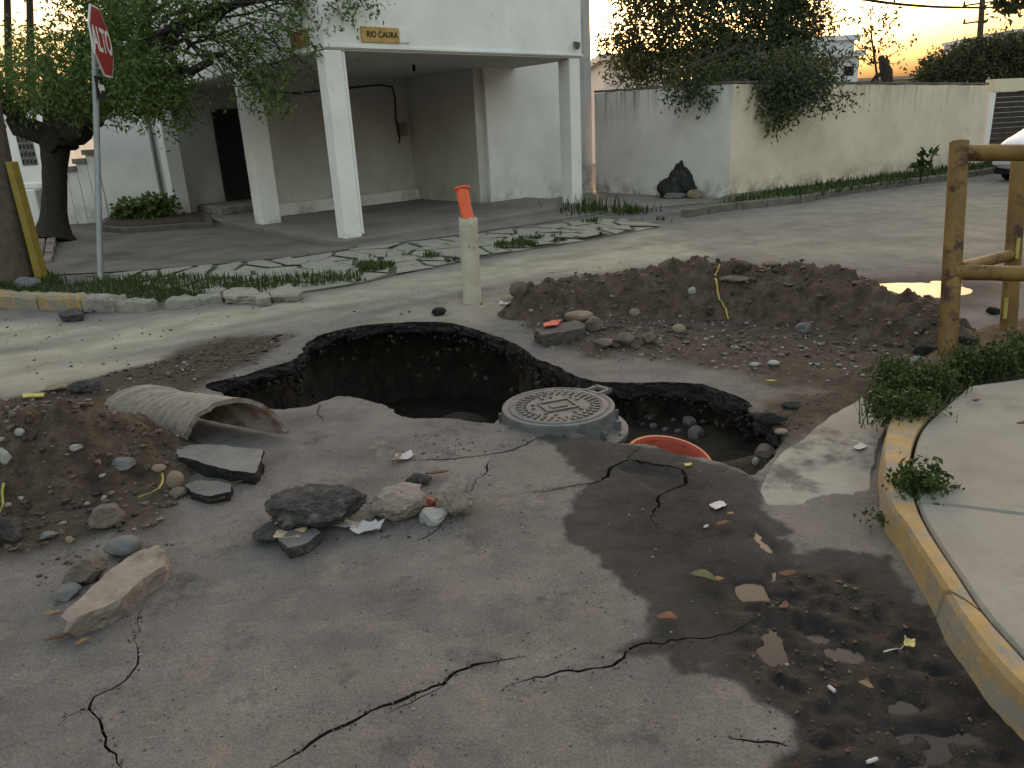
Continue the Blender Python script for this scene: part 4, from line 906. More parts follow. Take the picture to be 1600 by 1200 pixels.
# right tree behind the boundary wall
rt = thing('tree', 'dark tree overhanging the corner of the boundary wall', 'tree')
dR = 19.0
rb = D(1185, 150, dR+1.0); rb0 = rb.copy(); rb0[2] = 0; rtop = D(1235, -60, dR+.6)
MB().tube([rb0, rb, D(1215, 60, dR+.8), rtop], [.28, .24, .2, .14], 12, jit=.05).build('trunk', bark, rt, True)
for i, (p0, p1, d0, d1, r) in enumerate([((1190, 140), (1080, 40), dR+.9, dR-.2, .11), ((1200, 110), (1010, 80), dR+.9, dR, .09), ((1205, 90), (1290, 40), dR+.8, dR+.5, .09), ((1190, 140), (1210, 165), dR+.8, dR-2.4, .06), ((1195, 130), (1290, 120), dR+.9, dR-.6, .07)]):
    MB().tube(wob(D(*p0, d0), D(*p1, d1), 7, .05, 400+i), np.linspace(r, r*.4, 7), 8).build('limb', bark, rt, True)
rc = [(1010, 40, 55, 60, dR), (1080, 60, 70, 65, dR-.2), (1150, 40, 75, 70, dR), (1120, 100, 70, 35, dR-.6), (1215, 60, 55, 60, dR+.2), (1200, 120, 70, 40, dR-1.0), (1270, 110, 50, 30, dR-.6), (1250, 20, 50, 45, dR), (1060, -30, 110, 50, dR), (1200, -30, 90, 50, dR),
      (970, 70, 28, 30, dR+.2), (1030, 100, 45, 22, dR-.2), (985, 110, 25, 14, dR)]
V, Fc = leaves([sc_(c) for c in rc], [rad_(c) for c in rc], 44000, .125, droop=.5, clump=.38, per=10, aspect=.36)
ov = [(1195, 112, 60, 26, dR-3.5), (1130, 118, 45, 18, dR-3.5), (1255, 115, 45, 22, dR-3.5), (1070, 125, 35, 14, dR-3.5), (1215, 160, 26, 26, dR-3.5), (1215, 182, 14, 12, dR-3.5), (1250, 150, 24, 14, dR-3.5), (1285, 150, 18, 12, dR-3.5), (1070, 148, 16, 10, dR-3.5), (1100, 150, 10, 10, dR-3.5), (1190, 145, 35, 18, dR-3.5), (1320, 155, 8, 7, dR-3.5), (1260, 135, 40, 16, dR-3.5)]
V2, F2 = leaves([sc_(c) for c in ov], [rad_(c) for c in ov], 6500, .11, droop=.5, clump=.30, per=8, aspect=.36); k = len(V); V += V2; Fc += [tuple(i+k for i in f) for f in F2]
mk('crown', V, Fc, leafR, rt)
tw = [(np.r_[wob(D(1190, 60, dR-.2), D(e[0]-8, 108, dR-3.4), 6, .04, 500+i), wob(D(e[0]-8, 108, dR-3.4), D(*e, dR-3.5), 5, .03, 530+i)[1:]], np.linspace(.05, .010, 10)) for i, e in enumerate([(1215, 175), (1250, 150), (1285, 148), (1075, 145), (1190, 150)])]
twig_mesh(tw).build('twigs', bark, rt)
# thin tree and stump beyond the wall
tt = thing('tree', 'thin sparse young tree against the bright sky', 'tree'); b0 = D(1372, 130, 26); b00 = b0.copy(); b00[2] = 0
MB().tube([b00, b0, D(1362, 60, 26), D(1360, 20, 26)], [.05, .04, .03, .01], 6).build('trunk', bark, tt)
tc_ = [(1360, 30, 22, 20, 26), (1350, 60, 22, 16, 26), (1385, 70, 18, 18, 26), (1398, 20, 10, 16, 26), (1345, 90, 18, 14, 26), (1425, 70, 8, 8, 26), (1300, 30, 18, 18, 26), (1405, 100, 8, 8, 26)]
V, Fc = leaves([sc_(c) for c in tc_], [rad_(c) for c in tc_], 480, .17, per=4, clump=.3); mk('crown', V, Fc, leafR, tt)
twig_mesh([(wob(D(1365, 100, 26), D(c[0], c[1], 26), 5, .04, 600+i), np.linspace(.02, .006, 5)) for i, c in enumerate(tc_)], 4).build('twigs', bark, tt)
sn = thing('tree_stump', 'cut dead trunk with a side branch sticking up behind the wall', 'tree stump'); a = D(1386, 132, 22); a0 = a.copy(); a0[2] = 0
MB().tube([a0, a, D(1385, 112, 22), D(1376, 88, 22)], [.19, .17, .17, .09], 9, jit=.12).build('trunk', bark, sn)
MB().tube([D(1384, 114, 22), D(1370, 118, 22), D(1362, 128, 22)], [.08, .06, .05], 7).build('branch', bark, sn)
MB().tube([D(1384, 108, 22), D(1388, 96, 22), D(1385, 90, 22)], [.08, .05, .02], 7).build('branch', bark, sn)
hb = thing('bush', 'large rounded dense bush beyond the wall at the right', 'bush')
hc = [(1500, 105, 60, 34, 30), (1560, 95, 60, 40, 30), (1630, 95, 60, 44, 30), (1465, 118, 35, 26, 30), (1530, 85, 40, 22, 30), (1600, 80, 40, 24, 30)]
V, Fc = leaves([sc_(c) for c in hc], [rad_(c) for c in hc], 22000, .15, droop=.1, clump=.3, per=8); mk('crown', V, Fc, leafB, hb)
a = D(1545, 125, 30); a0 = a.copy(); a0[2] = 0; MB().tube([a0, a], [.3, .2], 8).build('trunk', bark, hb)
tr = thing('tree', 'tree branch tips hanging in at the top right corner', 'tree')
a = D(1760, 100, 14); a0 = a.copy(); a0[2] = 0; MB().tube([a0, a, D(1720, -60, 14)], [.2, .16, .1], 8).build('trunk', bark, tr)
V, Fc = leaves([D(1590, 0, 14), D(1640, -20, 14), D(1565, 14, 14), D(1580, -12, 14)], [(.35, .3, .12), (.5, .4, .3), (.08, .08, .12), (.3, .2, .12)], 900, .15, per=6, clump=.22); mk('crown', V, Fc, leafR, tr)
MB().tube(wob(D(1720, -40, 14), D(1565, 5, 14), 6, .03, 3), np.linspace(.05, .01, 6), 6).build('limb', bark, tr)
# slender trunks against the left sky
for i, (x, lab) in enumerate(((13, 'slender dark trunk against the bright sky, leftmost at the top'), (48, 'slender dark trunk against the bright sky, right of its neighbour at the top left'))):
    t = thing('tree', lab, 'tree', None); a = D(x+3, 200, 24); a0 = a.copy(); a0[2] = 0
    MB().tube([a0, a, D(x-3, -60, 24)], [.14, .13, .09], 8).build('trunk', bark, t)
    V, Fc = leaves([D(x, -30, 24), D(x+10, 60, 24), D(x+14, 95, 24)], [(.9, .6, .5), (.5, .4, .4), (.5, .4, .4)], 700, .16, per=6); mk('crown', V, Fc, leafL, t)
# planter shrubs
for (x, y, w_, h_, lab) in ((205, 352, 26, 30, 'low leafy shrub at the left side of the planter'), (243, 350, 26, 36, 'low leafy shrub at the right side of the planter')):
    t = thing('shrub', lab, 'shrub'); q = G(x, y); dd = (q-np.array([0, 0, CH]))@_f; s = dd/FPX
    V, Fc = leaves([(q[0], q[1]+.2, h_*s*.62)], [(w_*s*.9, w_*s*.7, h_*s*.5)], 700, .16, per=5, clump=.2, aspect=.6); mk('foliage', V, Fc, leafL, t)
    MB().tube([(q[0], q[1]+.2, .1), (q[0]+.05, q[1]+.2, h_*s*.6)], [.03, .015], 6).build('stem', bark, t)
def grass(name, P, h, m, label, kind='stuff', seed=0, z0=0., wid=.006, cat=None, lean=.5):
    rg = np.random.default_rng(seed); V = []; Fc = []
    for p in P:
        z = z0 if np.isscalar(z0) else z0(p[0], p[1]); a = rg.uniform(0, 6.28); L = h*rg.uniform(.45, 1.25); ln = rg.uniform(.1, lean)*L; d = np.array([math.cos(a), math.sin(a)]); w = np.array([-d[1], d[0]])*wid*rg.uniform(.6, 1.4); o = len(V)
        V += [(p[0]-w[0], p[1]-w[1], z), (p[0]+w[0], p[1]+w[1], z), (p[0]+d[0]*ln*.4+w[0]*.7, p[1]+d[1]*ln*.4+w[1]*.7, z+L*.6), (p[0]+d[0]*ln*.4-w[0]*.7, p[1]+d[1]*ln*.4-w[1]*.7, z+L*.6), (p[0]+d[0]*ln, p[1]+d[1]*ln, z+L*.95)]
        Fc += [(o, o+1, o+2, o+3), (o+3, o+2, o+4)]
    ob = mk(name, V, Fc, m)
    if kind: ob['kind'] = kind
    tag(ob, label, cat); return ob
def scatter(px, n, warp=.08, seed=0):
    poly = gp(px); lo = poly.min(0); hi = poly.max(0); rg = np.random.default_rng(seed); P = rg.uniform(lo, hi, (n*6, 2)); s = sdf(P, poly)+warp*fbm(P, 3, 3, seed); return P[s < 0][:n]
grass('grass', np.r_[scatter([(-120, 478), (60, 480), (130, 478), (180, 482), (258, 482), (310, 470), (420, 458), (560, 444), (560, 434), (420, 440), (250, 437), (120, 447), (60, 428), (-120, 440)], 6500, .25, 1)], .10, grassM, 'green grass strip growing behind the broken left kerb', seed=1, z0=.03)
grass('grass', scatter([(1120, 330), (1250, 318), (1480, 281), (1620, 262), (1530, 259), (1330, 290), (1230, 303)], 5000, .2, 2)[::2], .15, grassM, 'rough grass along the foot of the cream boundary wall', seed=2, z0=.09, wid=.012)
jp = scatter([(560, 446), (720, 411), (1050, 350), (960, 340), (760, 385), (700, 395), (560, 410)], 9000, .1, 3); jn = fbm(jp, 1.6, 4, 12); jp = jp[jn > .12][:2600]
grass('grass', jp, .07, grassM, 'weeds growing in the flagstone joints', seed=3, z0=.04, wid=.008)
for x, y, w_, lab in ((925, 332, 24, 'tuft of dry weeds at the foot of the right carport pillar'), (985, 335, 14, 'small weed tuft on the forecourt before the grey wall')):
    q = G(x, y); r_ = w_*.013; P = q[:2]+rng.normal(size=(160, 2))*r_; t = grass('weed_tuft', P, .28 if w_ > 20 else .16, grassM, lab, 'stuff', x, z0=.03, wid=.012)
q = G(1437, 292); t = thing('weed_plant', 'tall thin weed growing against the cream boundary wall', 'weeds'); MB().tube([(q[0], q[1], .1), (q[0], q[1]+.03, .75)], .02, 5).build('stem', bark, t); V, Fc = leaves([(q[0], q[1], .62), (q[0], q[1], .4)], [(.16, .12, .18), (.1, .1, .1)], 60, .18, per=4, clump=.12, aspect=.6); mk('foliage', V, Fc, leafW, t)
# weeds by the barrier: each clump a plant
def weed(px, py, wpx, hgt, n, label, z=None, size=.036):
    n = int(n*1.6); q = G(px, py, .1); dd = (q-np.array([0, 0, CH]))@_f; w_ = wpx*dd/FPX; z = .08 if z is None else z
    t = thing('weed_clump', label, 'weeds'); rg = np.random.default_rng(px); paths = []; cs = []; rs = []
    for i in range(max(8, n//40)):
        a = rg.uniform(0, 6.28); r = w_*.5*rg.uniform(0, 1)**.5; b0 = np.array([q[0]+math.cos(a)*r*.5, q[1]+math.sin(a)*r*.4, z]); e = np.array([q[0]+math.cos(a)*r, q[1]+math.sin(a)*r*.8, z+hgt*rg.uniform(.45, 1.05)])
        P = wob(b0, e, 5, .012, i); paths.append((P, np.linspace(.0035, .0015, 5))); cs += [P[-1], P[3], P[2]]; rs += [(.07, .07, .045)]*3
    twig_mesh(paths, 4).build('stems', leafW, t); V, Fc = leaves(cs, rs, n, size*.72, per=6, clump=.055, aspect=.6, droop=.15); mk('foliage', V, Fc, leafW, t)
    bl = grass('blades', q[:2]+rg.normal(size=(int(n*.12), 2))*w_*.30, hgt*1.15, leafW, None, 'stuff', px, z0=z-.02, wid=.0035, lean=.9); bl.parent = t
weed(1415, 650, 90, .13, 1100, 'dense weed clump spilling over the kerb end nearest the hole')
weed(1445, 610, 85, .14, 1000, 'leafy weeds left of the small yellow stone by the sidewalk')
weed(1395, 590, 50, .12, 500, 'small weeds at the edge of the dug soil near the barrier')
weed(1540, 575, 100, .13, 800, 'weeds growing around the foot of the near yellow post')
weed(1595, 560, 80, .16, 700, 'weeds below the rear yellow post at the right edge')
weed(1500, 580, 50, .12, 500, 'short weeds right at the base of the near yellow post')
weed(1432, 772, 62, .055, 420, 'small grass tuft growing in the kerb joint', .125, .04)
weed(1388, 790, 20, .03, 60, 'tiny weed sprouting on the face of the kerb', .03, .03)

# ------------------------------------------------------------------ street furniture at left
ss = thing('stop_sign', 'red octagonal ALTO stop sign seen edge on, on a grey steel post', 'stop sign')
pb_ = G(157, 442); dS = (pb_-np.array([0, 0, CH]))@_f
ptop = D(141, 12, dS); ptop = np.array([pb_[0]-.0, pb_[1], 3.15])
ptop = D(146, 10, dS); pax = (ptop-pb_)/np.linalg.norm(ptop-pb_)
MB().tube([pb_-pax*.05, ptop], .037, 10).build('post', steel, ss, True)
sx = np.array([-.195, .98, 0]); sx /= np.linalg.norm(sx); sn_ = np.array([sx[1], -sx[0], 0])
oc = D(150, 66, dS)+sn_*.05; Ro = .45
def octo(r, d): return [oc+sn_*d+(sx*math.cos(k*math.pi/4+math.pi/8)+np.array([0, 0, 1])*math.sin(k*math.pi/4+math.pi/8))*r for k in range(8)]
def octp(name, r, d0, d1, m):
    V = octo(r, d0)+octo(r, d1); return mk(name, V, [tuple(range(8))[::-1], tuple(range(8, 16))]+[(i, (i+1) % 8, 8+(i+1) % 8, 8+i) for i in range(8)], m, ss)
octp('sign_plate', Ro, 0, .02, mat('sign_back_white', (.62, .60, .58), (.5, .48, .46), 6, .6, .05, 30)); octp('red_face', Ro*.94, .021, .024, mat('stop_red', (.33, .028, .025), (.26, .022, .02), 4, .5, .03, 30))
text_mesh('ALTO', .40, 'lettering', letterW, ss, basis(tuple(oc+sn_*.027), tuple(sx), (0, 0, 1)), .0015, .82)
pl2 = D(151, 137, dS)+sn_*.045
MB().box(pl2, (.34, .015, .26), R=Matrix.Rotation(math.atan2(sx[1], sx[0]), 3, 'Z')).build('arrow_plate', asphB, ss)
aw = MB(); A3 = lambda u, v: pl2+sn_*.010+sx*u+np.array([0, 0, v]); n_ = len(aw.V)
aw.add([A3(-.14, 0), A3(-.05, .09), A3(-.05, .035), A3(.14, .035), A3(.14, -.035), A3(-.05, -.035), A3(-.05, -.09)], [(0, 6, 5, 4, 3, 2, 1)]); aw.build('arrow', letterW, ss)
# leaning pole with a yellow guard
lp = thing('leaning_pole', 'leaning weathered wooden pole with a yellow guard strip at the left edge', 'pole')
p0 = G(30, 445); dP = (p0-np.array([0, 0, CH]))@_f; p1 = D(-22, 165, dP+.1); p2 = p0+(p1-p0)*1.8
MB().tube([p0-(p1-p0)*.05, p0, p0+(p1-p0)*.5, p1, p2], [.20, .195, .185, .17, .15], 14, jit=.04).build('pole', barkW, lp, True)
g0_ = D(60, 436, dP-.12); g1_ = D(12, 253, dP-.1)
yg = MB(); ax_ = (g1_-g0_)/np.linalg.norm(g1_-g0_); sdx = np.array([.93, -.2, .2])
for sgn in (0,):
    a, b = g0_, g1_; wv = np.array([.055, -.02, 0]); tv = np.array([.0, .16, 0])
    yg.add([a-wv, a+wv, a+wv+tv, a-wv+tv, b-wv*.9, b+wv*.9, b+wv*.9+tv, b-wv*.9+tv], [(0, 1, 5, 4), (1, 2, 6, 5), (2, 3, 7, 6), (3, 0, 4, 7), (4, 5, 6, 7), (3, 2, 1, 0)])
yg.build('yellow_guard', mat('yellow_guard_paint', (.27, .19, .025), (.2, .14, .02), 5, .7, .1, 30), lp, bevel=.01)
# neighbour's wall and low column behind
nb = thing('neighbour_house', 'white neighbouring house wall with breeze block screen at the far left', 'building')
a = Yp(-150, 180, 25); b_ = Yp(72, 180, 25); MB().prism([(a[0], 25), (b_[0], 25), (b_[0], 31), (a[0], 31)], 0, 2.9).build('wall', whitew, nb)
bx = Yp(20, 200, 24.95); br = MB(); i_ = 0
for r in range(5):
    for c in range(4):
        x = Yp(22+c*6.2, 200, 25)[0]; z = 1.35+r*.22
        bb = MB(); w_ = Yp(28, 200, 25)[0]-Yp(22, 200, 25)[0]; cxx = x+w_/2
        bb.box((cxx, 24.985, z), (w_*.96, .02, .21)); blk = bb.build('breeze_block', concG, nb)
        MB().box((cxx, 24.972, z), (w_*.5, .01, .11)).build('opening', asphB, nb)
wc = thing('low_wall', 'low white wall stub with a ledge behind the leaning pole', 'wall'); q = G(50, 372)
MB().box((q[0]-.3, q[1]+.3, .45), (1.1, .5, .95)).build('wall_panel', whitew, wc, bevel=.03); MB().box((q[0]-.3, q[1]+.6, .98), (1.15, .6, .10)).build('ledge', whitep, wc, bevel=.02)
tl = struct(empty('tile_ramp')); tag(tl, 'pinkish tiled ramp behind the leaning pole')
for i in range(4):
    for j in range(3):
        px_ = [(20+i*16+j*3, 412-j*12), (34+i*16+j*3, 412-j*12), (36+i*16+j*3, 402-j*12), (23+i*16+j*3, 402-j*12)]; MB().prism(gp(px_), .02, .06+j*.03, ch=.01).build('tile', concP, tl)
R(40, 456, 38, 28, concG, 'grey boulder in the grass at the foot of the leaning pole', 11, asp=.9)
R(88, 462, 12, 8, palest, 'small pale stone in the grass beside the boulder', 12)
plate('asphalt_piece', [(92, 488), (118, 480), (130, 484), (128, 491), (96, 494)], .07, .06, asph, 'dark flat asphalt piece in front of the left kerb', 'asphalt chunk', 3, step=.05)
R(139, 490, 15, 9, concG, 'small grey stone beside the flat asphalt piece by the left kerb', 13)

# ------------------------------------------------------------------ broken half pipe
def half_pipe():
    A, B, Cb = G(297, 699)[:2], G(452, 684)[:2], G(160, 668)[:2]
    ax = Cb-A; L = np.linalg.norm(ax); ax = ax/L; wv = B-A; w = np.linalg.norm(wv); wv = wv/w; sag = .245
    Rr = w*w/8/sag+sag/2; half = math.asin(min(1, w/2/Rr)); half = half if sag < Rr else math.pi-half
    NA, NLn = 46, 74; th = .027; t = thing('broken_pipe', 'corrugated half pipe shell of dusty clay lying beside the hole', 'pipe')
    mid = (A+B)/2
    def pt(u, a, r, zb=.0):
        c = mid+ax*u; x = math.sin(a)*r; z = math.cos(a)*r-(Rr-sag)
        return (c[0]+wv[0]*x, c[1]+wv[1]*x, z+zb)
    def shell(r0, r1, name, m, corr):
        V = []; AA = -half+2*half*np.arange(NA+1)/NA; f1 = fbm(np.c_[AA*3, AA*0+1.3], 1.5, 3, 5); f2 = fbm(np.c_[AA*3, AA*0+9.3], 1.5, 3, 8); f3 = n1(np.arange(NLn+1)/NLn*9, 1, 4)
        for j in range(NLn+1):
            v = j/NLn; f4 = n1(v*40+AA*7, 1, 2)
            for i in range(NA+1):
                a = AA[i]
                u0 = .0+.045*f1[i]+.05*max(0, -a-.55); u1 = L+.03*f2[i]
                aa = a*(1-.03*abs(f3[j]))
                u = u0+(u1-u0)*v; rr = r0
                if corr: rr += -.017*math.exp(-(((v*11) % 1-.5)/.17)**2)+.004*f4[i]; rr += .022*smooth(np.array([v]), .86, .89)[0]
                q_ = pt(u, aa, rr, .02); V.append((q_[0], q_[1], q_[2]*(1-.14*v)))
        Fc = [(j*(NA+1)+i, j*(NA+1)+i+1, (j+1)*(NA+1)+i+1, (j+1)*(NA+1)+i) for j in range(NLn) for i in range(NA)]
        return V, Fc
    Vo, Fo = shell(Rr, 0, '', 0, True); Vi, Fi = shell(Rr-th, 0, '', 0, False)
    mk('outer_shell', Vo, [f[::-1] for f in Fo], pipeO, t, True); mk('inner_shell', Vi, Fi, terr, t, True)
    k = len(Vo); n = NA+1; Fe = [(i, i+1, k+i+1, k+i) for i in range(NA)]+[(NLn*n+i+1, NLn*n+i, k+NLn*n+i, k+NLn*n+i+1) for i in range(NA)]
    Fe += [((j+1)*n, j*n, k+j*n, k+(j+1)*n) for j in range(NLn)]+[(j*n+NA, (j+1)*n+NA, k+(j+1)*n+NA, k+j*n+NA) for j in range(NLn)]
    mk('broken_edge', Vo+Vi, Fe, terr, t)
half_pipe()
# ------------------------------------------------------------------ asphalt and concrete chunks
plate('asphalt_chunk', [(272, 701), (298, 694), (350, 696), (412, 702), (408, 722), (398, 738), (360, 735), (310, 722), (278, 714)], .075, .075, mat('chunk_top', (.16, .155, .147), (.115, .11, .104), 9, .92, .5, 80), 'large asphalt slab lying in front of the half pipe opening', 'asphalt chunk', 21, msides=asphB)
plate('asphalt_chunk', [(288, 758), (305, 751), (345, 752), (362, 758), (360, 769), (330, 774), (296, 768)], .05, .05, mat('chunk_top2', (.12, .116, .11), (.08, .078, .074), 5, .92, .5, 80), 'smaller asphalt chunk in front of the large asphalt slab', 'asphalt chunk', 23, msides=asphB)
plate('concrete_slab', [(98, 958), (118, 938), (160, 900), (200, 866), (246, 848), (262, 868), (258, 885), (225, 905), (190, 935), (150, 955), (112, 970)], .075, .085, concP, 'long pinkish broken concrete slab on the asphalt at lower left', 'concrete slab', 25, amp=.02, top_amp=.02, tilt=(.06, -.02))
rock('asphalt_chunk', (*G(500, 822)[:2],), (.385, .29, .165), -.12, 33, asph, 'largest dark asphalt lump in the middle of the street', 'asphalt chunk', .9, 5, rough=.12)
R(422, 850, 66, 30, asph, 'dark flat asphalt lump at the left end of the rubble row', 34, .3, name='asphalt_chunk', cat='asphalt chunk', sub=4, rough=.1)
plate('asphalt_chunk', [(432, 842), (455, 826), (488, 822), (500, 832), (480, 848), (448, 856)], .055, .05, mat('chunk_top3', (.13, .125, .115), (.09, .086, .08), 5, .92, .5, 80), 'thin asphalt plate under the folded cardboard', 'asphalt chunk', 27, msides=asph)
rock('concrete_chunk', (*(G(622, 815)[:2]+np.array([0, .06])),), (.265, .19, .155), .1, 35, concP, 'knobbly concrete chunk beside the largest asphalt lump', 'concrete chunk', .75, 4, rough=.13)
rock('concrete_chunk', (*(G(712, 808)[:2]+np.array([0, .05])),), (.15, .14, .175), .6, 36, concP, 'upright pitted concrete chunk at the right end of the rubble row', 'concrete chunk', .7, 4, rough=.14)
R(677, 820, 42, 32, palest, 'small pale grey stone in front of the rubble row', 37, .4, sub=3)
R(667, 802, 36, 30, brick, 'red brick fragment wedged between two concrete chunks', 38, .9, name='brick_fragment', cat='brick')
R(655, 760, 36, 20, asph, 'small dark stone behind the rubble row', 39)
R(658, 748, 22, 12, concG, 'small grey stone lying behind the rubble row', 40)
R(130, 916, 58, 50, brownst, 'mottled brown stone beside the long concrete slab', 41, .2, sub=4, rough=.1)
R(190, 872, 54, 34, concG, 'smooth grey boulder above the long concrete slab', 42, .1, ang=.35, sub=4)
R(101, 940, 42, 26, concG, 'grey stone at the left of the long concrete slab', 43, .5, sub=3)
R(166, 826, 50, 38, brownst, 'brown grey stone at the foot of the left soil heap', 44, .3, sub=4, rough=.09)
R(190, 742, 38, 24, concG, 'grey angular stone on the left soil heap', 45)
R(274, 766, 26, 36, tanst, 'tan round stone stacked left of the smaller asphalt chunk', 46, ang=.3)
R(277, 778, 30, 18, brownst, 'dark round stone below the tan stone', 47, ang=.3)
R(248, 742, 22, 14, tanst, 'small yellowish stone at the right edge of the left soil heap', 48, ang=.4)
R(118, 708, 20, 12, palest, 'pale yellow stone on top of the left soil heap', 49)
R(30, 685, 16, 16, palest, 'small white stone on the left soil heap near the frame edge', 50, ang=.4)
R(72, 845, 26, 14, concG, 'flat grey stone at the front of the left soil heap', 51)
R(108, 850, 14, 14, tanst, 'small tan stone at the front of the left soil heap', 52)
R(8, 725, 18, 30, palest, 'white lump at the left edge of the frame on the soil heap', 53)
R(8, 850, 50, 50, asph, 'dark lump at the left frame edge in front of the soil heap', 54)
R(132, 614, 56, 20, asph, 'dark asphalt lump behind the left soil heap', 55, asp=.5)
R(88, 612, 32, 14, tanst, 'tan flat stone behind the left soil heap', 56)
plate('yellow_fragment', [(34, 616), (70, 613), (66, 619), (36, 621)], .035, .012, tape, 'yellow painted fragment behind the left soil heap', 'debris', 57, step=.03)
R(686, 494, 22, 16, asphB, 'small black rock on the dusty road near the concrete post', 58, name='stone')
R(812, 470, 26, 34, brownst, 'dark rock at the left end of the long soil heap', 59, asp=.6)
# brick like concrete block and stones before the soil heap
blk = plate('concrete_block', [(835, 513), (900, 500), (914, 505), (912, 513), (846, 524)], .10, .10, mat('dark_block', (.085, .075, .062), (.05, .045, .038), 7, .92, .5, 60), 'dark concrete block lying at the left foot of the long soil heap', 'concrete block', 61, amp=.006, step=.04)
R(905, 505, 46, 22, tanst, 'tan stone behind the dark concrete block', 62, ang=.5)
R(930, 518, 32, 30, brownst, 'brown rock at the right end of the dark concrete block', 63)
plate('plastic_scrap', [(848, 505), (862, 500), (876, 500), (870, 506), (852, 509)], .125, .008, redp, 'red plastic scrap on the dark concrete block', 'plastic scrap', 64, step=.02)
R(1256, 522, 28, 24, concG, 'bluish grey angular stone at the front of the long soil heap', 65)
R(978, 540, 30, 26, brownst, 'brown clod with stones in front of the long soil heap', 66)
R(1015, 538, 24, 20, brownst, 'brown stone right of the clods before the soil heap', 67)
R(1062, 520, 22, 16, tanst, 'tan pebble half sunk in the face of the soil heap', 68, ang=.4)
R(945, 545, 34, 18, brownst, 'low brown clod in front of the concrete block', 69)
R(1207, 420, 26, 14, tanst, 'tan round stone on the crest of the long soil heap', 70, ang=.4)
R(1160, 430, 36, 26, soilm, 'large dark clod on the crest of the long soil heap', 71)
R(1150, 445, 44, 14, brownst, 'flat brown slab stone near the top of the soil heap', 72)
R(992, 494, 18, 16, tanst, 'tan stone on the lower left face of the soil heap', 73, ang=.4)
R(1082, 460, 12, 14, palest, 'small pale stone on the face of the soil heap', 74, ang=.4)
R(1210, 572, 18, 10, palest, 'pale oval pebble near the right end of the hole', 75, ang=.2)
R(1180, 574, 14, 8, palest, 'white pebble beside the pale oval pebble', 76, ang=.2)
R(1450, 560, 40, 36, asphB, 'dark clod at the right end of the soil heap by the yellow post', 77)
R(1510, 552, 38, 34, asphB, 'dark clod behind the near yellow post', 78)
R(1440, 575, 36, 18, concG, 'grey stone among the weeds near the yellow post', 79)
R(1493, 606, 46, 20, mat('yellow_rock', (.42, .33, .15), (.32, .25, .11), 7, .9, .3, 50), 'yellowish stone at the back edge of the sidewalk', 80, dz=.06)
R(1555, 492, 20, 16, asphB, 'small dark rock by the pale puddle behind the barrier', 81)
# in the hole
def inhole(px, py, z, sz, m, label, seed, ang=.15, group=None): q = G(px, py, z); rock('cobble', (q[0], q[1], fz(q[0], q[1])), sz, seed, seed, m, label, 'stone', max(ang, .55), 3, group, sink=.33, rough=.09)
lilac = mat('pale_cobble', (.17, .148, .142), (.09, .076, .070), 14, .9, .5, 40, c3=(.04, .03, .024), sc3=10, c3amt=(.48, .6))
inhole(1087, 678, -.30, (.13, .12, .11), lilac, 'larger of two pale round cobbles in the right of the hole', 83)
inhole(1077, 664, -.30, (.10, .10, .09), lilac, 'smaller of two pale round cobbles in the right of the hole', 84)
inhole(1016, 660, -.36, (.10, .09, .07), lilac, 'dull round cobble behind the orange tub in the hole', 85)
inhole(1030, 650, -.36, (.07, .06, .04), lilac, 'flat small cobble at the back of the hole', 86)
inhole(1020, 670, -.34, (.06, .06, .05), lilac, 'small cobble just behind the rim of the orange tub', 87)
R(1181, 728, 10, 18, palest, 'pale upright pebble at the corner of the gutter slab', 88, ang=.3)
R(1222, 680, 20, 10, tanst, 'tan pebble on the crumbling right side of the hole', 89, ang=.3)
R(1240, 640, 30, 16, asph, 'dark broken asphalt bit beside the gutter slab', 90); R(1205, 690, 44, 28, asphB, 'black asphalt lump sliding into the right of the hole', 91); R(1185, 660, 30, 20, brownst, 'brown clod on the right edge of the hole', 92); R(1200, 715, 34, 22, brownst, 'brown clod against the gutter slab edge', 93)

for i_, (x_, y_) in enumerate([(1003, 664), (1008, 652), (1040, 672), (1052, 660), (1060, 676), (1045, 648), (1098, 662)]):
    inhole(x_, y_, -.32, (.04+.01*(i_ % 3), .04, .03), lilac, 'small dull pebble among the cobbles on the floor of the hole', 200+i_, .2, 'pebbles on the hole floor')
# ------------------------------------------------------------------ pebbles and clods: too many and small to pick apart
def pebbles(name, polys, n, smin, smax, m, label, seed, onsurf=True, parent=None):
    V0, F0 = ico(1); rg = np.random.default_rng(seed); V = []; Fc = []; cnt = 0
    P = np.concatenate([scatter(p, n//len(polys), .1, seed+i) for i, p in enumerate(polys)])
    ins = pip(P, rim); P = P[~ins]
    z = ground_h(P)
    for hf, x, y in ((hR, (-.3, 4.2), (4.6, 8.3)), (hL, (-3.6, -1.3), (2.8, 5.0))):
        k = (P[:, 0] > x[0]) & (P[:, 0] < x[1]) & (P[:, 1] > y[0]) & (P[:, 1] < y[1]); z[k] = np.maximum(z[k], hf(P[k]))
    VV = []; FF = []
    for i, p in enumerate(P):
        s = smin+(smax-smin)*rg.uniform()**3; a = rg.uniform(0, 6.28); c, sn = math.cos(a), math.sin(a)
        q = V0*(1+.18*rg.normal(size=(len(V0), 1)))*np.array([s, s*rg.uniform(.55, .95), s*rg.uniform(.4, .75)])*.5
        q = np.c_[q[:, 0]*c-q[:, 1]*sn+p[0], q[:, 0]*sn+q[:, 1]*c+p[1], q[:, 2]+z[i]+s*.1]; o = i*len(V0); VV.append(q); FF += [(a_+o, b_+o, c_+o) for a_, b_, c_ in F0]
    ob = mk(name, np.concatenate(VV), FF, m, parent, False); tag(ob, label, None, None, 'stuff'); return ob
clodM = leafmat('clod', (.04, .028, .019), (.16, .115, .075), (.085, .06, .04), 0.)
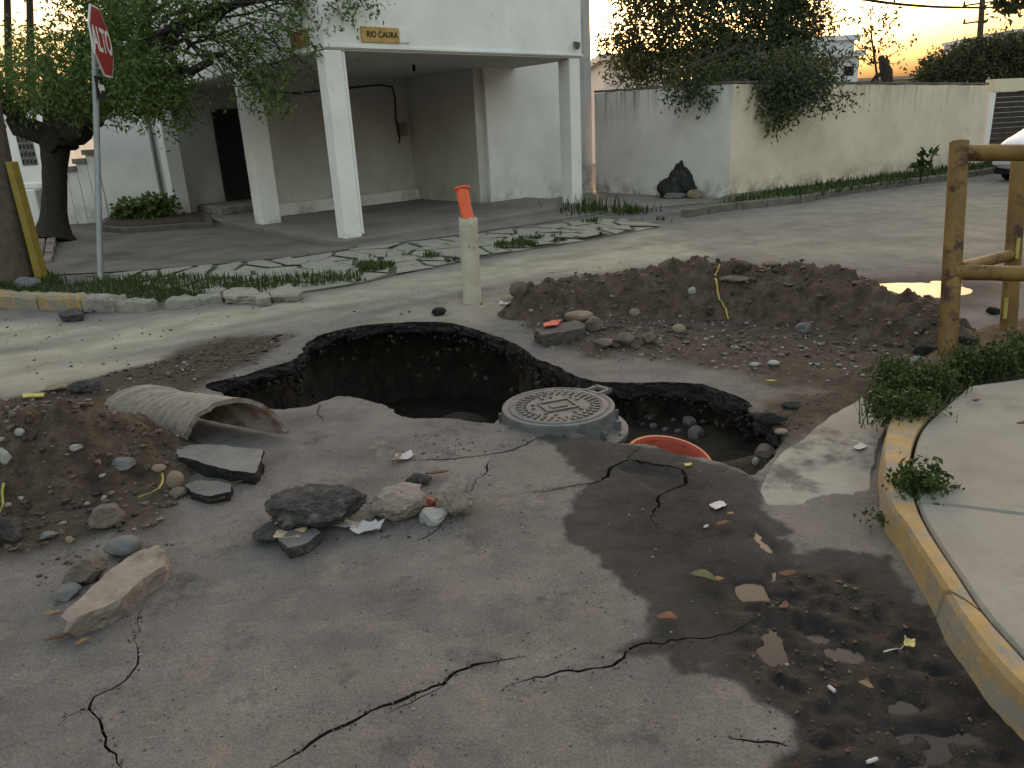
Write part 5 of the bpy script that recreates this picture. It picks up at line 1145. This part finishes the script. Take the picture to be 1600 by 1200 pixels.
pebbles('gravel', [[(800, 500), (920, 480), (1100, 500), (1300, 510), (1460, 540), (1400, 600), (1250, 600), (1100, 575), (950, 560), (860, 540)]], 1100, .008, .045, pebM, 'loose gravel spread before the long soil heap', 1)
pebbles('soil_clods', [[(810, 490), (900, 430), (1100, 415), (1330, 430), (1480, 500), (1470, 570), (1200, 560), (950, 545)]], 1800, .008, .075, clodM, 'brown soil clods on the long soil heap', 2)
pebbles('soil_clods', [[(-150, 640), (120, 620), (240, 680), (280, 770), (240, 830), (0, 870), (-150, 870)]], 1700, .006, .055, clodM, 'brown soil clods on the left soil heap', 3)
pebbles('gravel', [[(-100, 640), (150, 600), (330, 560), (450, 528), (420, 560), (300, 640), (300, 760), (250, 840), (0, 880)]], 700, .008, .045, pebM, 'loose gravel around the left soil heap', 4)
pebbles('gravel', [[(150, 590), (330, 545), (460, 522), (400, 560), (300, 600)]], 500, .01, .05, clodM, 'dark rubble strip along the far left rim', 5)
pebbles('gravel', [[(0, 900), (300, 800), (600, 680), (900, 680), (1200, 770), (1300, 900), (1200, 1190), (100, 1190)]], 420, .004, .014, pebM, 'scattered grit on the near asphalt', 6)
pebbles('gravel', [[(1180, 650), (1290, 600), (1350, 620), (1240, 680), (1200, 735), (1190, 690)], [(1150, 900), (1330, 900), (1500, 1050), (1600, 1200), (1230, 1200), (1160, 1000)]], 500, .006, .022, clodM, 'dark crumbs in the gutter mud and beside the gutter slab', 7)
pebbles('gravel', [[(600, 690), (700, 670), (860, 670), (800, 700), (720, 720), (620, 715)]], 160, .006, .026, pebM, 'crumbs along the cracked near lip of the hole', 8)
def crack_crumbs():
    V0, F0 = ico(1); rg = np.random.default_rng(5); VV = []; FF = []; k = 0
    for c in crk:
        for p in c[::2]:
            for _ in range(2):
                q = p+rg.normal(size=2)*.012; s_ = rg.uniform(.003, .010); z = surf(q[0], q[1]); VV.append(V0*s_*.5*rg.uniform(.6, 1.2, 3)*(1+.2*rg.normal(size=(len(V0), 1)))+np.array([q[0], q[1], z+s_*.2])); FF += [(a+k, b+k, d+k) for a, b, d in F0]; k += len(V0)
    tag(mk('asphalt_crumbs', np.concatenate(VV), FF, clodM), 'fine asphalt crumbs along the street cracks', None, None, 'stuff')
crack_crumbs()
pebbles('gravel', [[(380, 830), (480, 780), (700, 760), (760, 790), (720, 830), (560, 850), (420, 880)]], 200, .004, .02, clodM, 'grit around the rubble row in the street', 12)
pebbles('gravel', [[(60, 880), (180, 850), (270, 860), (260, 920), (160, 990), (90, 960)]], 120, .006, .03, clodM, 'crumbs around the long concrete slab', 10)
pebbles('gravel', [[(-200, 500), (300, 490), (700, 440), (1000, 400), (800, 480), (450, 520), (100, 590), (-200, 620)]], 260, .01, .035, clodM, 'dark crumbs scattered on the dusty road', 11)

# ------------------------------------------------------------------ manhole frame with lid, on its shaft
mh = thing('manhole', 'grey round manhole frame with patterned lid standing exposed in the hole', 'manhole')
mc = G(872, 633, .055); mz = .055
MB().lathe([(.40, mz-.175), (.405, mz-.170), (.405, mz-.145), (.398, mz-.138), (.352, mz-.132), (.336, mz-.12), (.326, mz-.03), (.330, mz-.012), (.326, mz-.002), (.308, mz), (.300, mz-.006), (.292, mz-.008)], (mc[0], mc[1], 0), 72).build('frame', iron, mh, True)
ld = MB().lathe([(.289, mz-.05), (.289, mz-.004), (.283, mz), (.262, mz+.001), (.258, mz-.004), (.02, mz-.004)], (mc[0], mc[1], 0), 72).build('lid', iron, mh, True)
st = MB()
for ring, n, r, l_, w_ in ((0, 34, .232, .032, .016), (1, 30, .196, .020, .014), (2, 16, .150, .020, .016)):
    for k in range(n):
        if ring == 2 and k % 3 == 0: continue
        a = 2*math.pi*(k+.3*ring)/n; MB().box((mc[0]+r*math.cos(a), mc[1]+r*math.sin(a), mz-.0005), (l_, w_, .009), R=Matrix.Rotation(a, 3, 'Z')).build('raised_block', ironD, ld)
em = MB(); Rz = Matrix.Rotation(.35, 3, 'Z')
for s in (-1, 1):
    em.box(np.array(mc[:2].tolist()+[mz])+np.array(Rz @ Vector((0, s*.075, 0))), (.20, .014, .010), R=Rz); em.box(np.array(mc[:2].tolist()+[mz])+np.array(Rz @ Vector((s*.095, 0, 0))), (.014, .136, .010), R=Rz)
em.box((mc[0], mc[1], mz-.001), (.10, .06, .008), R=Rz); em.build('emblem', ironD, ld)
hg = D(928, 606, (mc-np.array([0, 0, CH]))@_f+.2); ha = math.atan2(hg[1]-mc[1], hg[0]-mc[0])
tbm = MB(); hx = np.array([math.cos(ha), math.sin(ha)]); ctr = mc[:2]+hx*.355
for s in (-1, 1): tbm.box((*(ctr+s*.05*np.array([-hx[1], hx[0]])), mz-.008), (.11, .022, .022), R=Matrix.Rotation(ha, 3, 'Z'))
tbm.box((*(ctr+hx*.052), mz-.008), (.024, .124, .022), R=Matrix.Rotation(ha, 3, 'Z')); tbm.build('hinge', iron, mh)
for k in range(8):
    a = k*math.pi/4+.3; MB().lathe([(.014, 0), (.014, .002)], (mc[0]+.372*math.cos(a), mc[1]+.372*math.sin(a), mz-.1365), 10).build('bolt_hole', asphB, mh)
for k in range(12):
    a = k*math.pi/6+.2; MB().box((mc[0]+.345*math.cos(a), mc[1]+.345*math.sin(a), mz-.105), (.05, .012, .06), R=Matrix.Rotation(a, 3, 'Z')).build('rib', iron, mh)
MB().lathe([(.38, -.9), (.38, mz-.178)], (mc[0], mc[1], 0), 40).build('shaft', brownst, mh, True)
# orange tub
ot = thing('orange_tub', 'orange plastic barrel lying tipped in the hole by the near lip', 'barrel')
oc_ = G(1058, 715, .0)+np.array([.0, .17, -.072]); n8 = 8
Rt = Matrix.Rotation(.14, 3, 'Y') @ Matrix.Rotation(.16, 3, 'X')
def ring8(r, z, n=n8, ph=.2): return [np.array(Rt @ Vector((r*math.cos(2*math.pi*k/n+ph), r*math.sin(2*math.pi*k/n+ph), z)))+oc_ for k in range(n)]
Vt = ring8(.17, -.42)+ring8(.222, -.018)+ring8(.214, -.018)+ring8(.12, -.20)
Ft = [(k*n8+i, k*n8+(i+1) % n8, (k+1)*n8+(i+1) % n8, (k+1)*n8+i) for k in range(3) for i in range(n8)]+[tuple(range(n8))[::-1], tuple(range(3*n8, 4*n8))]
mk('body', Vt, Ft, orange, ot)
n9 = 40; Vt = ring8(.200, -.022, n9)+ring8(.226, -.020, n9)+ring8(.228, -.006, n9)+ring8(.212, -.004, n9); Ft = [(k*n9+i, k*n9+(i+1) % n9, ((k+1) % 4)*n9+(i+1) % n9, ((k+1) % 4)*n9+i) for k in range(4) for i in range(n9)]
mk('rim', Vt, Ft, orange, ot)
# ------------------------------------------------------------------ concrete pipe post with orange delineator
q0 = G(738, 472); dB = (q0-np.array([0, 0, CH]))@_f; q1 = D(731, 340, dB); rB = 14.5*dB/FPX
pv = thing('concrete_post', 'pale upright concrete pipe standing on the dusty road', 'post')
axb = (q1-q0)/np.linalg.norm(q1-q0); Lb = np.linalg.norm(q1-q0)
V = []; nn = 28; hts = np.linspace(-.05, 1, 14)
for k, t in enumerate(hts):
    for i in range(nn):
        a = 2*math.pi*i/nn; r = rB*(1+.03*float(fbm(np.array([[math.cos(a)*2, math.sin(a)*2, t*6]]), 1, 3, 4)[0]))
        e = 0 if k < 13 else .03*float(fbm(np.array([[math.cos(a)*2, math.sin(a)*2, 3.]]), 1.2, 2, 7)[0])
        V.append(q0+axb*(Lb*t+e)+np.array([math.cos(a)*r, math.sin(a)*r, 0]))
top = V[-nn:]; c = sum(top)/nn; V += [c+(v-c)*.72 for v in top]; V += [c+(v-c)*.72-axb*.25 for v in top]
Fc = [(k*nn+i, k*nn+(i+1) % nn, (k+1)*nn+(i+1) % nn, (k+1)*nn+i) for k in range(15) for i in range(nn)]+[tuple(range(15*nn, 16*nn))]
mk('pipe_shell', V, Fc, mat('post_concrete', (.40, .36, .27), (.32, .285, .21), 6, .92, .4, 60, c3=(.17, .14, .10), sc3=9, c3amt=(.58, .68)), pv, True)
od = thing('orange_delineator', 'orange plastic tube standing in the top of the concrete post', 'delineator')
o0 = q1-axb*.22; o1 = D(722, 293, dB); ro = 9.5*dB/FPX; av = (o1-o0)/np.linalg.norm(o1-o0)
MB().tube([o0, q1, o0+(o1-o0)*.75, o1-av*.03], ro, 20).build('tube', orangeL, od, True)
MB().tube([o1-av*.035, o1-av*.02, o1-av*.018, o1], [ro*1.0, ro*1.02, ro*1.32, ro*1.32], 20).build('collar', orangeL, od, True)
# ------------------------------------------------------------------ yellow pipe barrier
yb = thing('pipe_barrier', 'rusty yellow steel pipe barrier standing at the right corner', 'barrier')
a0 = G(1481, 566, .05); dA = (a0-np.array([0, 0, CH]))@_f; a1 = D(1499, 222, dA); rA = 14*dA/FPX; a1[:2] = a0[:2]+(a1[:2]-a0[:2])*1
b0 = G(1576, 530, .05); dBk = (b0-np.array([0, 0, CH]))@_f; b1 = D(1594, 236, dBk)
e0 = D(1760, 238, dA-.15); e1 = D(1760, 436, dA-.15)
MB().tube([a0-np.array([0, 0, .1]), a1], rA, 22).build('post', pipeY, yb, True)
MB().tube([b0-np.array([0, 0, .1]), b1], rA*.92, 20).build('post', pipeY, yb, True)
t0 = D(1502, 239, dA); m0 = D(1488, 425, dA)
MB().tube([t0, e0], rA*.90, 18).build('top_rail', pipeY, yb, True)
MB().tube([m0, D(1760, 432, dA-.15)], rA*.86, 16).build('middle_rail', pipeY, yb, True)
MB().tube([D(1500, 418, dA), D(1582, 398, dBk)], rA*.66, 14).build('brace', pipeY, yb, True)
ee0 = G(1740, 560, .05); MB().tube([ee0-np.array([0, 0, .1]), e0+np.array([0, 0, .05])], rA, 18).build('post', pipeY, yb, True)
ys = flat('reflective_yellow', (.33, .29, .06)); 
for (p, q_) in (((1592, 372), (1588, 405)), ((1573, 465), (1570, 498))):
    MB().tube([D(*p, dBk-rA*.92), D(*q_, dBk-rA*.92)], .012, 6).build('reflective_strip', ys, yb)
# ------------------------------------------------------------------ parked car
def car():
    t = thing('parked_car', 'silver car parked by the kerb at the right edge, partly behind the barrier', 'car')
    org = G(1540, 284)[:2]; fx = np.array([.86, .507]); fx /= np.linalg.norm(fx); sy = np.array([fx[1], -fx[0]])      # fx along the car, sy towards the road
    Wd, Ln = 1.66, 4.1
    def Pw(u, v, z): c = org+fx*u+sy*v; return (c[0], c[1], z)
    body = mat('silver_paint', (.62, .63, .66), (.58, .59, .62), 2, .28, 0, 10, metal=.25, spec=.5)
    st_ = [(0, .30, .52, .62, .80), (.04, .24, .66, .74, .90), (.25, .20, .80, .88, .97), (.6, .20, .84, 1.02, 1.0), (.95, .20, .86, 1.22, 1.0), (1.4, .20, .87, 1.36, 1.0), (2.2, .20, .87, 1.38, 1.0), (2.8, .20, .86, 1.24, 1.0), (3.2, .20, .83, .92, 1.0), (3.8, .22, .72, .76, .95), (4.08, .30, .58, .60, .82)]
    V = []; K = 14
    for u, zb, zs, zt, wk in st_:
        hw = Wd/2*wk; rt_ = hw*.70 if zt > zs+.15 else hw*.82
        half = [(hw*.92, zb), (hw*.99, zb+.12), (hw, (zb+zs)/2), (hw*.985, zs-.04), (hw*.95, zs), (rt_+(hw*.95-rt_)*.3, zs+(zt-zs)*.7), (rt_*.85, zt-.03*(zt-zs)-.01)]
        ring = half+[(-x, z) for x, z in half[::-1]]
        V += [Pw(u, Wd/2+x, z) for x, z in ring]
    n = len(st_); Fc = [(i*K+k, i*K+(k+1) % K, (i+1)*K+(k+1) % K, (i+1)*K+k) for i in range(n-1) for k in range(K)]+[tuple(range(K)), tuple(range((n-1)*K, n*K))[::-1]]
    o = mk('body', V, Fc, body, t, True); bm = bmesh.new(); bm.from_mesh(o.data); bmesh.ops.recalc_face_normals(bm, faces=bm.faces); bm.to_mesh(o.data); bm.free()
    md = o.modifiers.new('s', 'SUBSURF'); md.levels = 2; md.render_levels = 2
    # rear window, side windows
    mk('rear_window', [Pw(.56, Wd/2-.48, 1.0), Pw(.56, Wd/2+.48, 1.0), Pw(.94, Wd/2+.40, 1.215), Pw(.94, Wd/2-.40, 1.215)], [(0, 1, 2, 3)], gl, t)
    mk('side_window', [Pw(1.05, Wd-.03, .93), Pw(2.75, Wd-.03, .93), Pw(2.4, Wd-.17, 1.24), Pw(1.3, Wd-.17, 1.24)], [(0, 1, 2, 3)], gl, t)
    bp = MB(); bp.add([Pw(-.05, .10, .34), Pw(-.05, Wd-.10, .34), Pw(-.05, Wd-.10, .52), Pw(-.05, .10, .52), Pw(.25, .0, .34), Pw(.25, Wd, .34), Pw(.25, Wd, .52), Pw(.25, .0, .52)], [(0, 1, 2, 3), (1, 5, 6, 2), (5, 4, 7, 6), (4, 0, 3, 7), (3, 2, 6, 7), (1, 0, 4, 5)]); bp.build('bumper', body, t, bevel=.04)
    b2 = MB(); b2.add([Pw(-.056, .12, .445), Pw(-.056, Wd-.12, .445), Pw(-.056, Wd-.12, .47), Pw(-.056, .12, .47)], [(0, 1, 2, 3)]); b2.build('bumper_strip', asphB, t)
    for v in (.16, Wd-.16):
        l2 = MB(); l2.add([Pw(.0, v-.14, .60), Pw(.0, v+.14, .60), Pw(.03, v+.14, .74), Pw(.03, v-.14, .74), Pw(.1, v-.14, .60), Pw(.1, v+.14, .60), Pw(.1, v+.14, .74), Pw(.1, v-.14, .74)], [(0, 1, 2, 3), (1, 5, 6, 2), (4, 0, 3, 7), (3, 2, 6, 7), (1, 0, 4, 5)]); l2.build('tail_light', mat('tail_red', (.25, .03, .02), (.2, .02, .015), 4, .3, 0), t)
    MB().add([Pw(-.057, Wd/2-.25, .36), Pw(-.057, Wd/2+.25, .36), Pw(-.057, Wd/2+.25, .44), Pw(-.057, Wd/2-.25, .44)], [(0, 1, 2, 3)]).build('number_plate', whitep, t)
    un = MB(); un.add([Pw(.1, .1, .16), Pw(.1, Wd-.1, .16), Pw(4, Wd-.1, .16), Pw(4, .1, .16), Pw(.1, .1, .36), Pw(.1, Wd-.1, .36), Pw(4, Wd-.1, .36), Pw(4, .1, .36)], [(0, 3, 2, 1), (0, 1, 5, 4), (1, 2, 6, 5), (2, 3, 7, 6), (3, 0, 4, 7)]); un.build('underbody', asphB, t)
    for u in (.72, 3.25):
        for v0, v1 in ((.02, .22), (Wd-.22, Wd+.01)):
            w = MB(); w.tube([Pw(u, v0, .30), Pw(u, v0+.03, .30), Pw(u, v1-.03, .30), Pw(u, v1, .30)], [.27, .30, .30, .27], 24); wh = w.build('wheel', mat('tyre_rubber', (.02, .02, .02), (.015, .015, .015), 6, .85, .1, 30), t, True)
            MB().tube([Pw(u, v0-.004, .30), Pw(u, v1+.004, .30)], .17, 16).build('rim', steel, wh)
car()

# ------------------------------------------------------------------ litter, leaves, tape
def crumple(name, px, py, wpx, hpx, m, label, cat, seed, fold=.35, z=.0):
    q = hit(px, py); s = ((q-np.array([0, 0, CH]))@_f)/FPX; n = 9; w = wpx*s; d = hpx*s*2.0; rg = np.random.default_rng(seed); V = []; Fc = []
    for j in range(n):
        for i in range(n):
            u, v = i/(n-1)-.5, j/(n-1)-.5; P2 = np.array([[u*2.2+seed, v*2.2]]); e = 1-.45*max(abs(u), abs(v))*abs(float(fbm(P2, 2, 2, seed)[0]))*2
            zz = w*fold*(.35+.6*float(fbm(P2, 1.3, 3, seed+2)[0]))*(.3+2.0*(u*u+v*v))
            V.append((u*w*e, v*d*e*.8+u*d*.2, max(.003, zz+.006)))
    Fc = [(j*n+i, j*n+i+1, (j+1)*n+i+1, (j+1)*n+i) for j in range(n-1) for i in range(n-1)]
    o = mk(name, V, Fc, m, None, True); md = o.modifiers.new('t', 'SOLIDIFY'); md.thickness = .002; o.location = (q[0], q[1], max(surf(q[0], q[1]), -.018)+z+.003); o.rotation_euler.z = rg.uniform(-.6, .6); tag(o, label, cat); return o
crumple('paper_scrap', 577, 832, 44, 20, paper, 'crumpled white paper before the rubble row', 'litter', 2, .5)
crumple('cardboard_piece', 462, 828, 66, 22, card, 'folded brown cardboard strip draped on the thin asphalt plate', 'litter', 5, .35, .05)
crumple('cardboard_piece', 455, 850, 46, 18, card, 'small torn cardboard flap below the folded cardboard', 'litter', 8, .3, .03)
crumple('plastic_wrap', 535, 822, 62, 16, mat('clear_plastic', (.45, .46, .47), (.2, .2, .2), 25, .3, .3, 40), 'thin clear plastic wrap between the rubble and the white paper', 'litter', 11, .12)
crumple('paper_scrap', 1122, 793, 28, 12, paper, 'pinkish white scrap on the dark wet asphalt', 'litter', 14, .12)
crumple('paper_scrap', 1343, 706, 26, 10, paper, 'white scrap on the pale gutter slab', 'litter', 17, .15, .014)
crumple('paper_scrap', 790, 479, 22, 16, paper, 'white scrap on the road beside the concrete post', 'litter', 20, .5)
crumple('paper_scrap', 632, 718, 28, 16, paper, 'small white torn scrap behind the rubble row', 'litter', 23, .4)
crumple('yellow_scrap', 1075, 729, 14, 6, tape, 'tiny yellow scrap on the near lip of the hole', 'litter', 26, .3)
crumple('cigarette_packet', 1420, 1012, 16, 12, mat('yellow_scrap', (.55, .45, .18), (.45, .36, .14), 6, .7, .1, 30), 'small yellow fruit or wrapper lying in the gutter mud', 'litter', 29, .9)
def leaf(px, py, lpx, ang, label, m=dryleaf, seed=0, wr=.32, curl=.25):
    q = hit(px, py); s = ((q-np.array([0, 0, CH]))@_f)/FPX; L = lpx*s*.92; n = 7; V = []
    for i in range(n):
        t = i/(n-1); jg = 1+.35*n1([t*5+px*.37], 1, px % 11)[0]; w = L*wr*.5*math.sin(math.pi*min(1, t*.96+.04))**.8*jg; zc = .004+L*curl*2*(t-.5)**2+L*.06*(1+n1([t*4+py*.31], 1, py % 7)[0])
        bn = L*.12*math.sin(t*3+px); V += [((t-.5)*L*.9, -w+bn, zc+w*.8), ((t-.5)*L*.9, bn, zc), ((t-.5)*L*.9, w*.8+bn, zc+w*.9)]
    Fc = [(i*3+k, (i+1)*3+k, (i+1)*3+k+1, i*3+k+1) for i in range(n-1) for k in range(2)]
    o = mk('dry_leaf', V, Fc, m, None, True); md = o.modifiers.new('t', 'SOLIDIFY'); md.thickness = .0015; o.location = (q[0], q[1], (max(surf(q[0], q[1]), -.018) if px < 1480 else .134)+.004); o.rotation_euler = (0, .05, ang); tag(o, label, 'leaf'); return o
tanl = mat('tan_leaf', (.25, .165, .10), (.17, .105, .06), 20, .8, .2, 40)
leaf(620, 722, 44, .9, 'long tan dry leaf above the rubble row', tanl, wr=.2)
leaf(685, 748, 50, .3, 'long reddish brown pod leaf behind the concrete chunks', dryleaf, wr=.2)
leaf(1042, 974, 38, -.4, 'orange brown curled leaf at the edge of the wet asphalt', mat('rust_leaf', (.22, .105, .06), (.13, .06, .035), 20, .8, .2, 40), wr=.5)
leaf(1100, 914, 54, -.3, 'dull olive leaf lying on the wet asphalt', mat('olive_leaf', (.13, .12, .06), (.09, .08, .04), 20, .8, .2, 40), wr=.4)
leaf(1125, 912, 20, .6, 'small tan leaf overlapping the olive leaf', tanl, wr=.6)
leaf(1130, 826, 36, .1, 'brown leaf below the pinkish scrap', dryleaf, wr=.35)
leaf(1140, 808, 16, .8, 'small brown leaf close to the pinkish scrap', tanl, wr=.5)
leaf(1230, 906, 38, -.1, 'wet brown leaf between the two gutter puddles', dryleaf, wr=.4)
leaf(1222, 952, 30, .9, 'curled brown leaf in the gutter mud', dryleaf, wr=.4)
leaf(1352, 1082, 26, -.4, 'tan leaf on the gutter mud near the kerb', tanl, wr=.55)
leaf(95, 1006, 50, .7, 'red brown dry leaf in front of the long concrete slab', dryleaf, wr=.22)
leaf(132, 1010, 30, .9, 'pale tan leaf beside the red brown leaf', tanl, wr=.3)
leaf(86, 964, 32, -.1, 'pale dry leaf at the left tip of the long concrete slab', tanl, wr=.35)
leaf(545, 806, 50, .6, 'brown dry leaf tucked against the largest asphalt lump', mat('brown_leaf', (.20, .12, .05), (.12, .07, .03), 20, .8, .2, 40), wr=.25)
leaf(335, 786, 44, .3, 'dry reddish leaf beneath the smaller asphalt chunk', dryleaf, wr=.25)
leaf(372, 758, 42, .7, 'dry stalk leaning from the large asphalt slab', dryleaf, wr=.12)
leaf(1518, 669, 20, .1, 'dark dry leaf on the sidewalk near the weeds', dryleaf, wr=.4)
leaf(1588, 709, 24, .0, 'dark dry leaf on the sidewalk at the right frame edge', dryleaf, wr=.35)
leaf(1205, 600, 22, -.1, 'yellow leaf on the asphalt right of the hole', tape, wr=.35)
def cyl(name, px, py, lpx, ang, m, label, cat, r=.005):
    q = hit(px, py); L = lpx*((q-np.array([0, 0, CH]))@_f)/FPX; d = np.array([math.cos(ang), math.sin(ang), 0])*L/2; z = max(surf(q[0], q[1]), -.018)+r
    b = MB().tube([-d, -d*.5, d*.5, d], [r*.85, r, r, r*.9], 10); o = b.build(name, m, None, True); o.location = (q[0], q[1], z); tag(o, label, cat)
cyl('cigarette_butt', 1299, 1082, 13, -1.2, paper, 'white cigarette butt lying in the mud', 'cigarette butt', .006); cyl('cigarette_butt', 1362, 1193, 20, .3, paper, 'cigarette butt at the bottom edge of the mud', 'cigarette butt', .005); cyl('cigarette_butt', 1103, 826, 8, .5, paper, 'tiny white butt left of the brown leaf', 'cigarette butt', .006)
def ribbon(name, px, m, label, w=.012, lift=.02):
    P = dense(np.array([hit(*p) for p in px]), .03, False); V = []
    for i, p in enumerate(P):
        t = P[min(i+1, len(P)-1)]-P[max(i-1, 0)]; nn = np.array([-t[1], t[0], 0]); 
        if np.linalg.norm(nn[:2]) < 1e-4: nn = np.array([1., 0, 0])
        a = .9*n1([i*.3], 1, px[0][0] % 9)[0]; sd_ = np.array([1, .2, 0]) if abs(t[0]) < abs(t[1]) else np.array([.2, 1, 0]); sd_ = sd_/np.linalg.norm(sd_); sd_ = sd_*math.cos(a*2)+np.array([0, 0, 1])*math.sin(a*2)
        z = surf(p[0], p[1])+lift+.01*a; V += [np.array([p[0], p[1], z])-sd_*w, np.array([p[0], p[1], z])+sd_*w]
    o = mk(name, V, [(2*i, 2*i+1, 2*i+3, 2*i+2) for i in range(len(P)-1)], m, None, True); md = o.modifiers.new('t', 'SOLIDIFY'); md.thickness = .002; tag(o, label, 'tape')
ribbon('warning_tape', [(1124, 418), (1118, 432), (1120, 455), (1128, 475), (1134, 488), (1138, 502)], tape, 'yellow warning tape hanging down the face of the long soil heap', .009, .02)
ribbon('warning_tape', [(218, 786), (235, 778), (250, 768), (256, 755), (254, 745)], tape, 'strip of yellow tape at the right edge of the left soil heap', .006, .02)
ribbon('warning_tape', [(2, 812), (8, 800), (8, 785), (10, 770)], tape, 'scrap of yellow tape at the left frame edge on the soil heap', .006, .03)
ribbon('string', [(1380, 1024), (1395, 1018), (1408, 1016), (1416, 1008)], paper, 'white string trailing from the small yellow wrapper in the gutter', .003, .008)
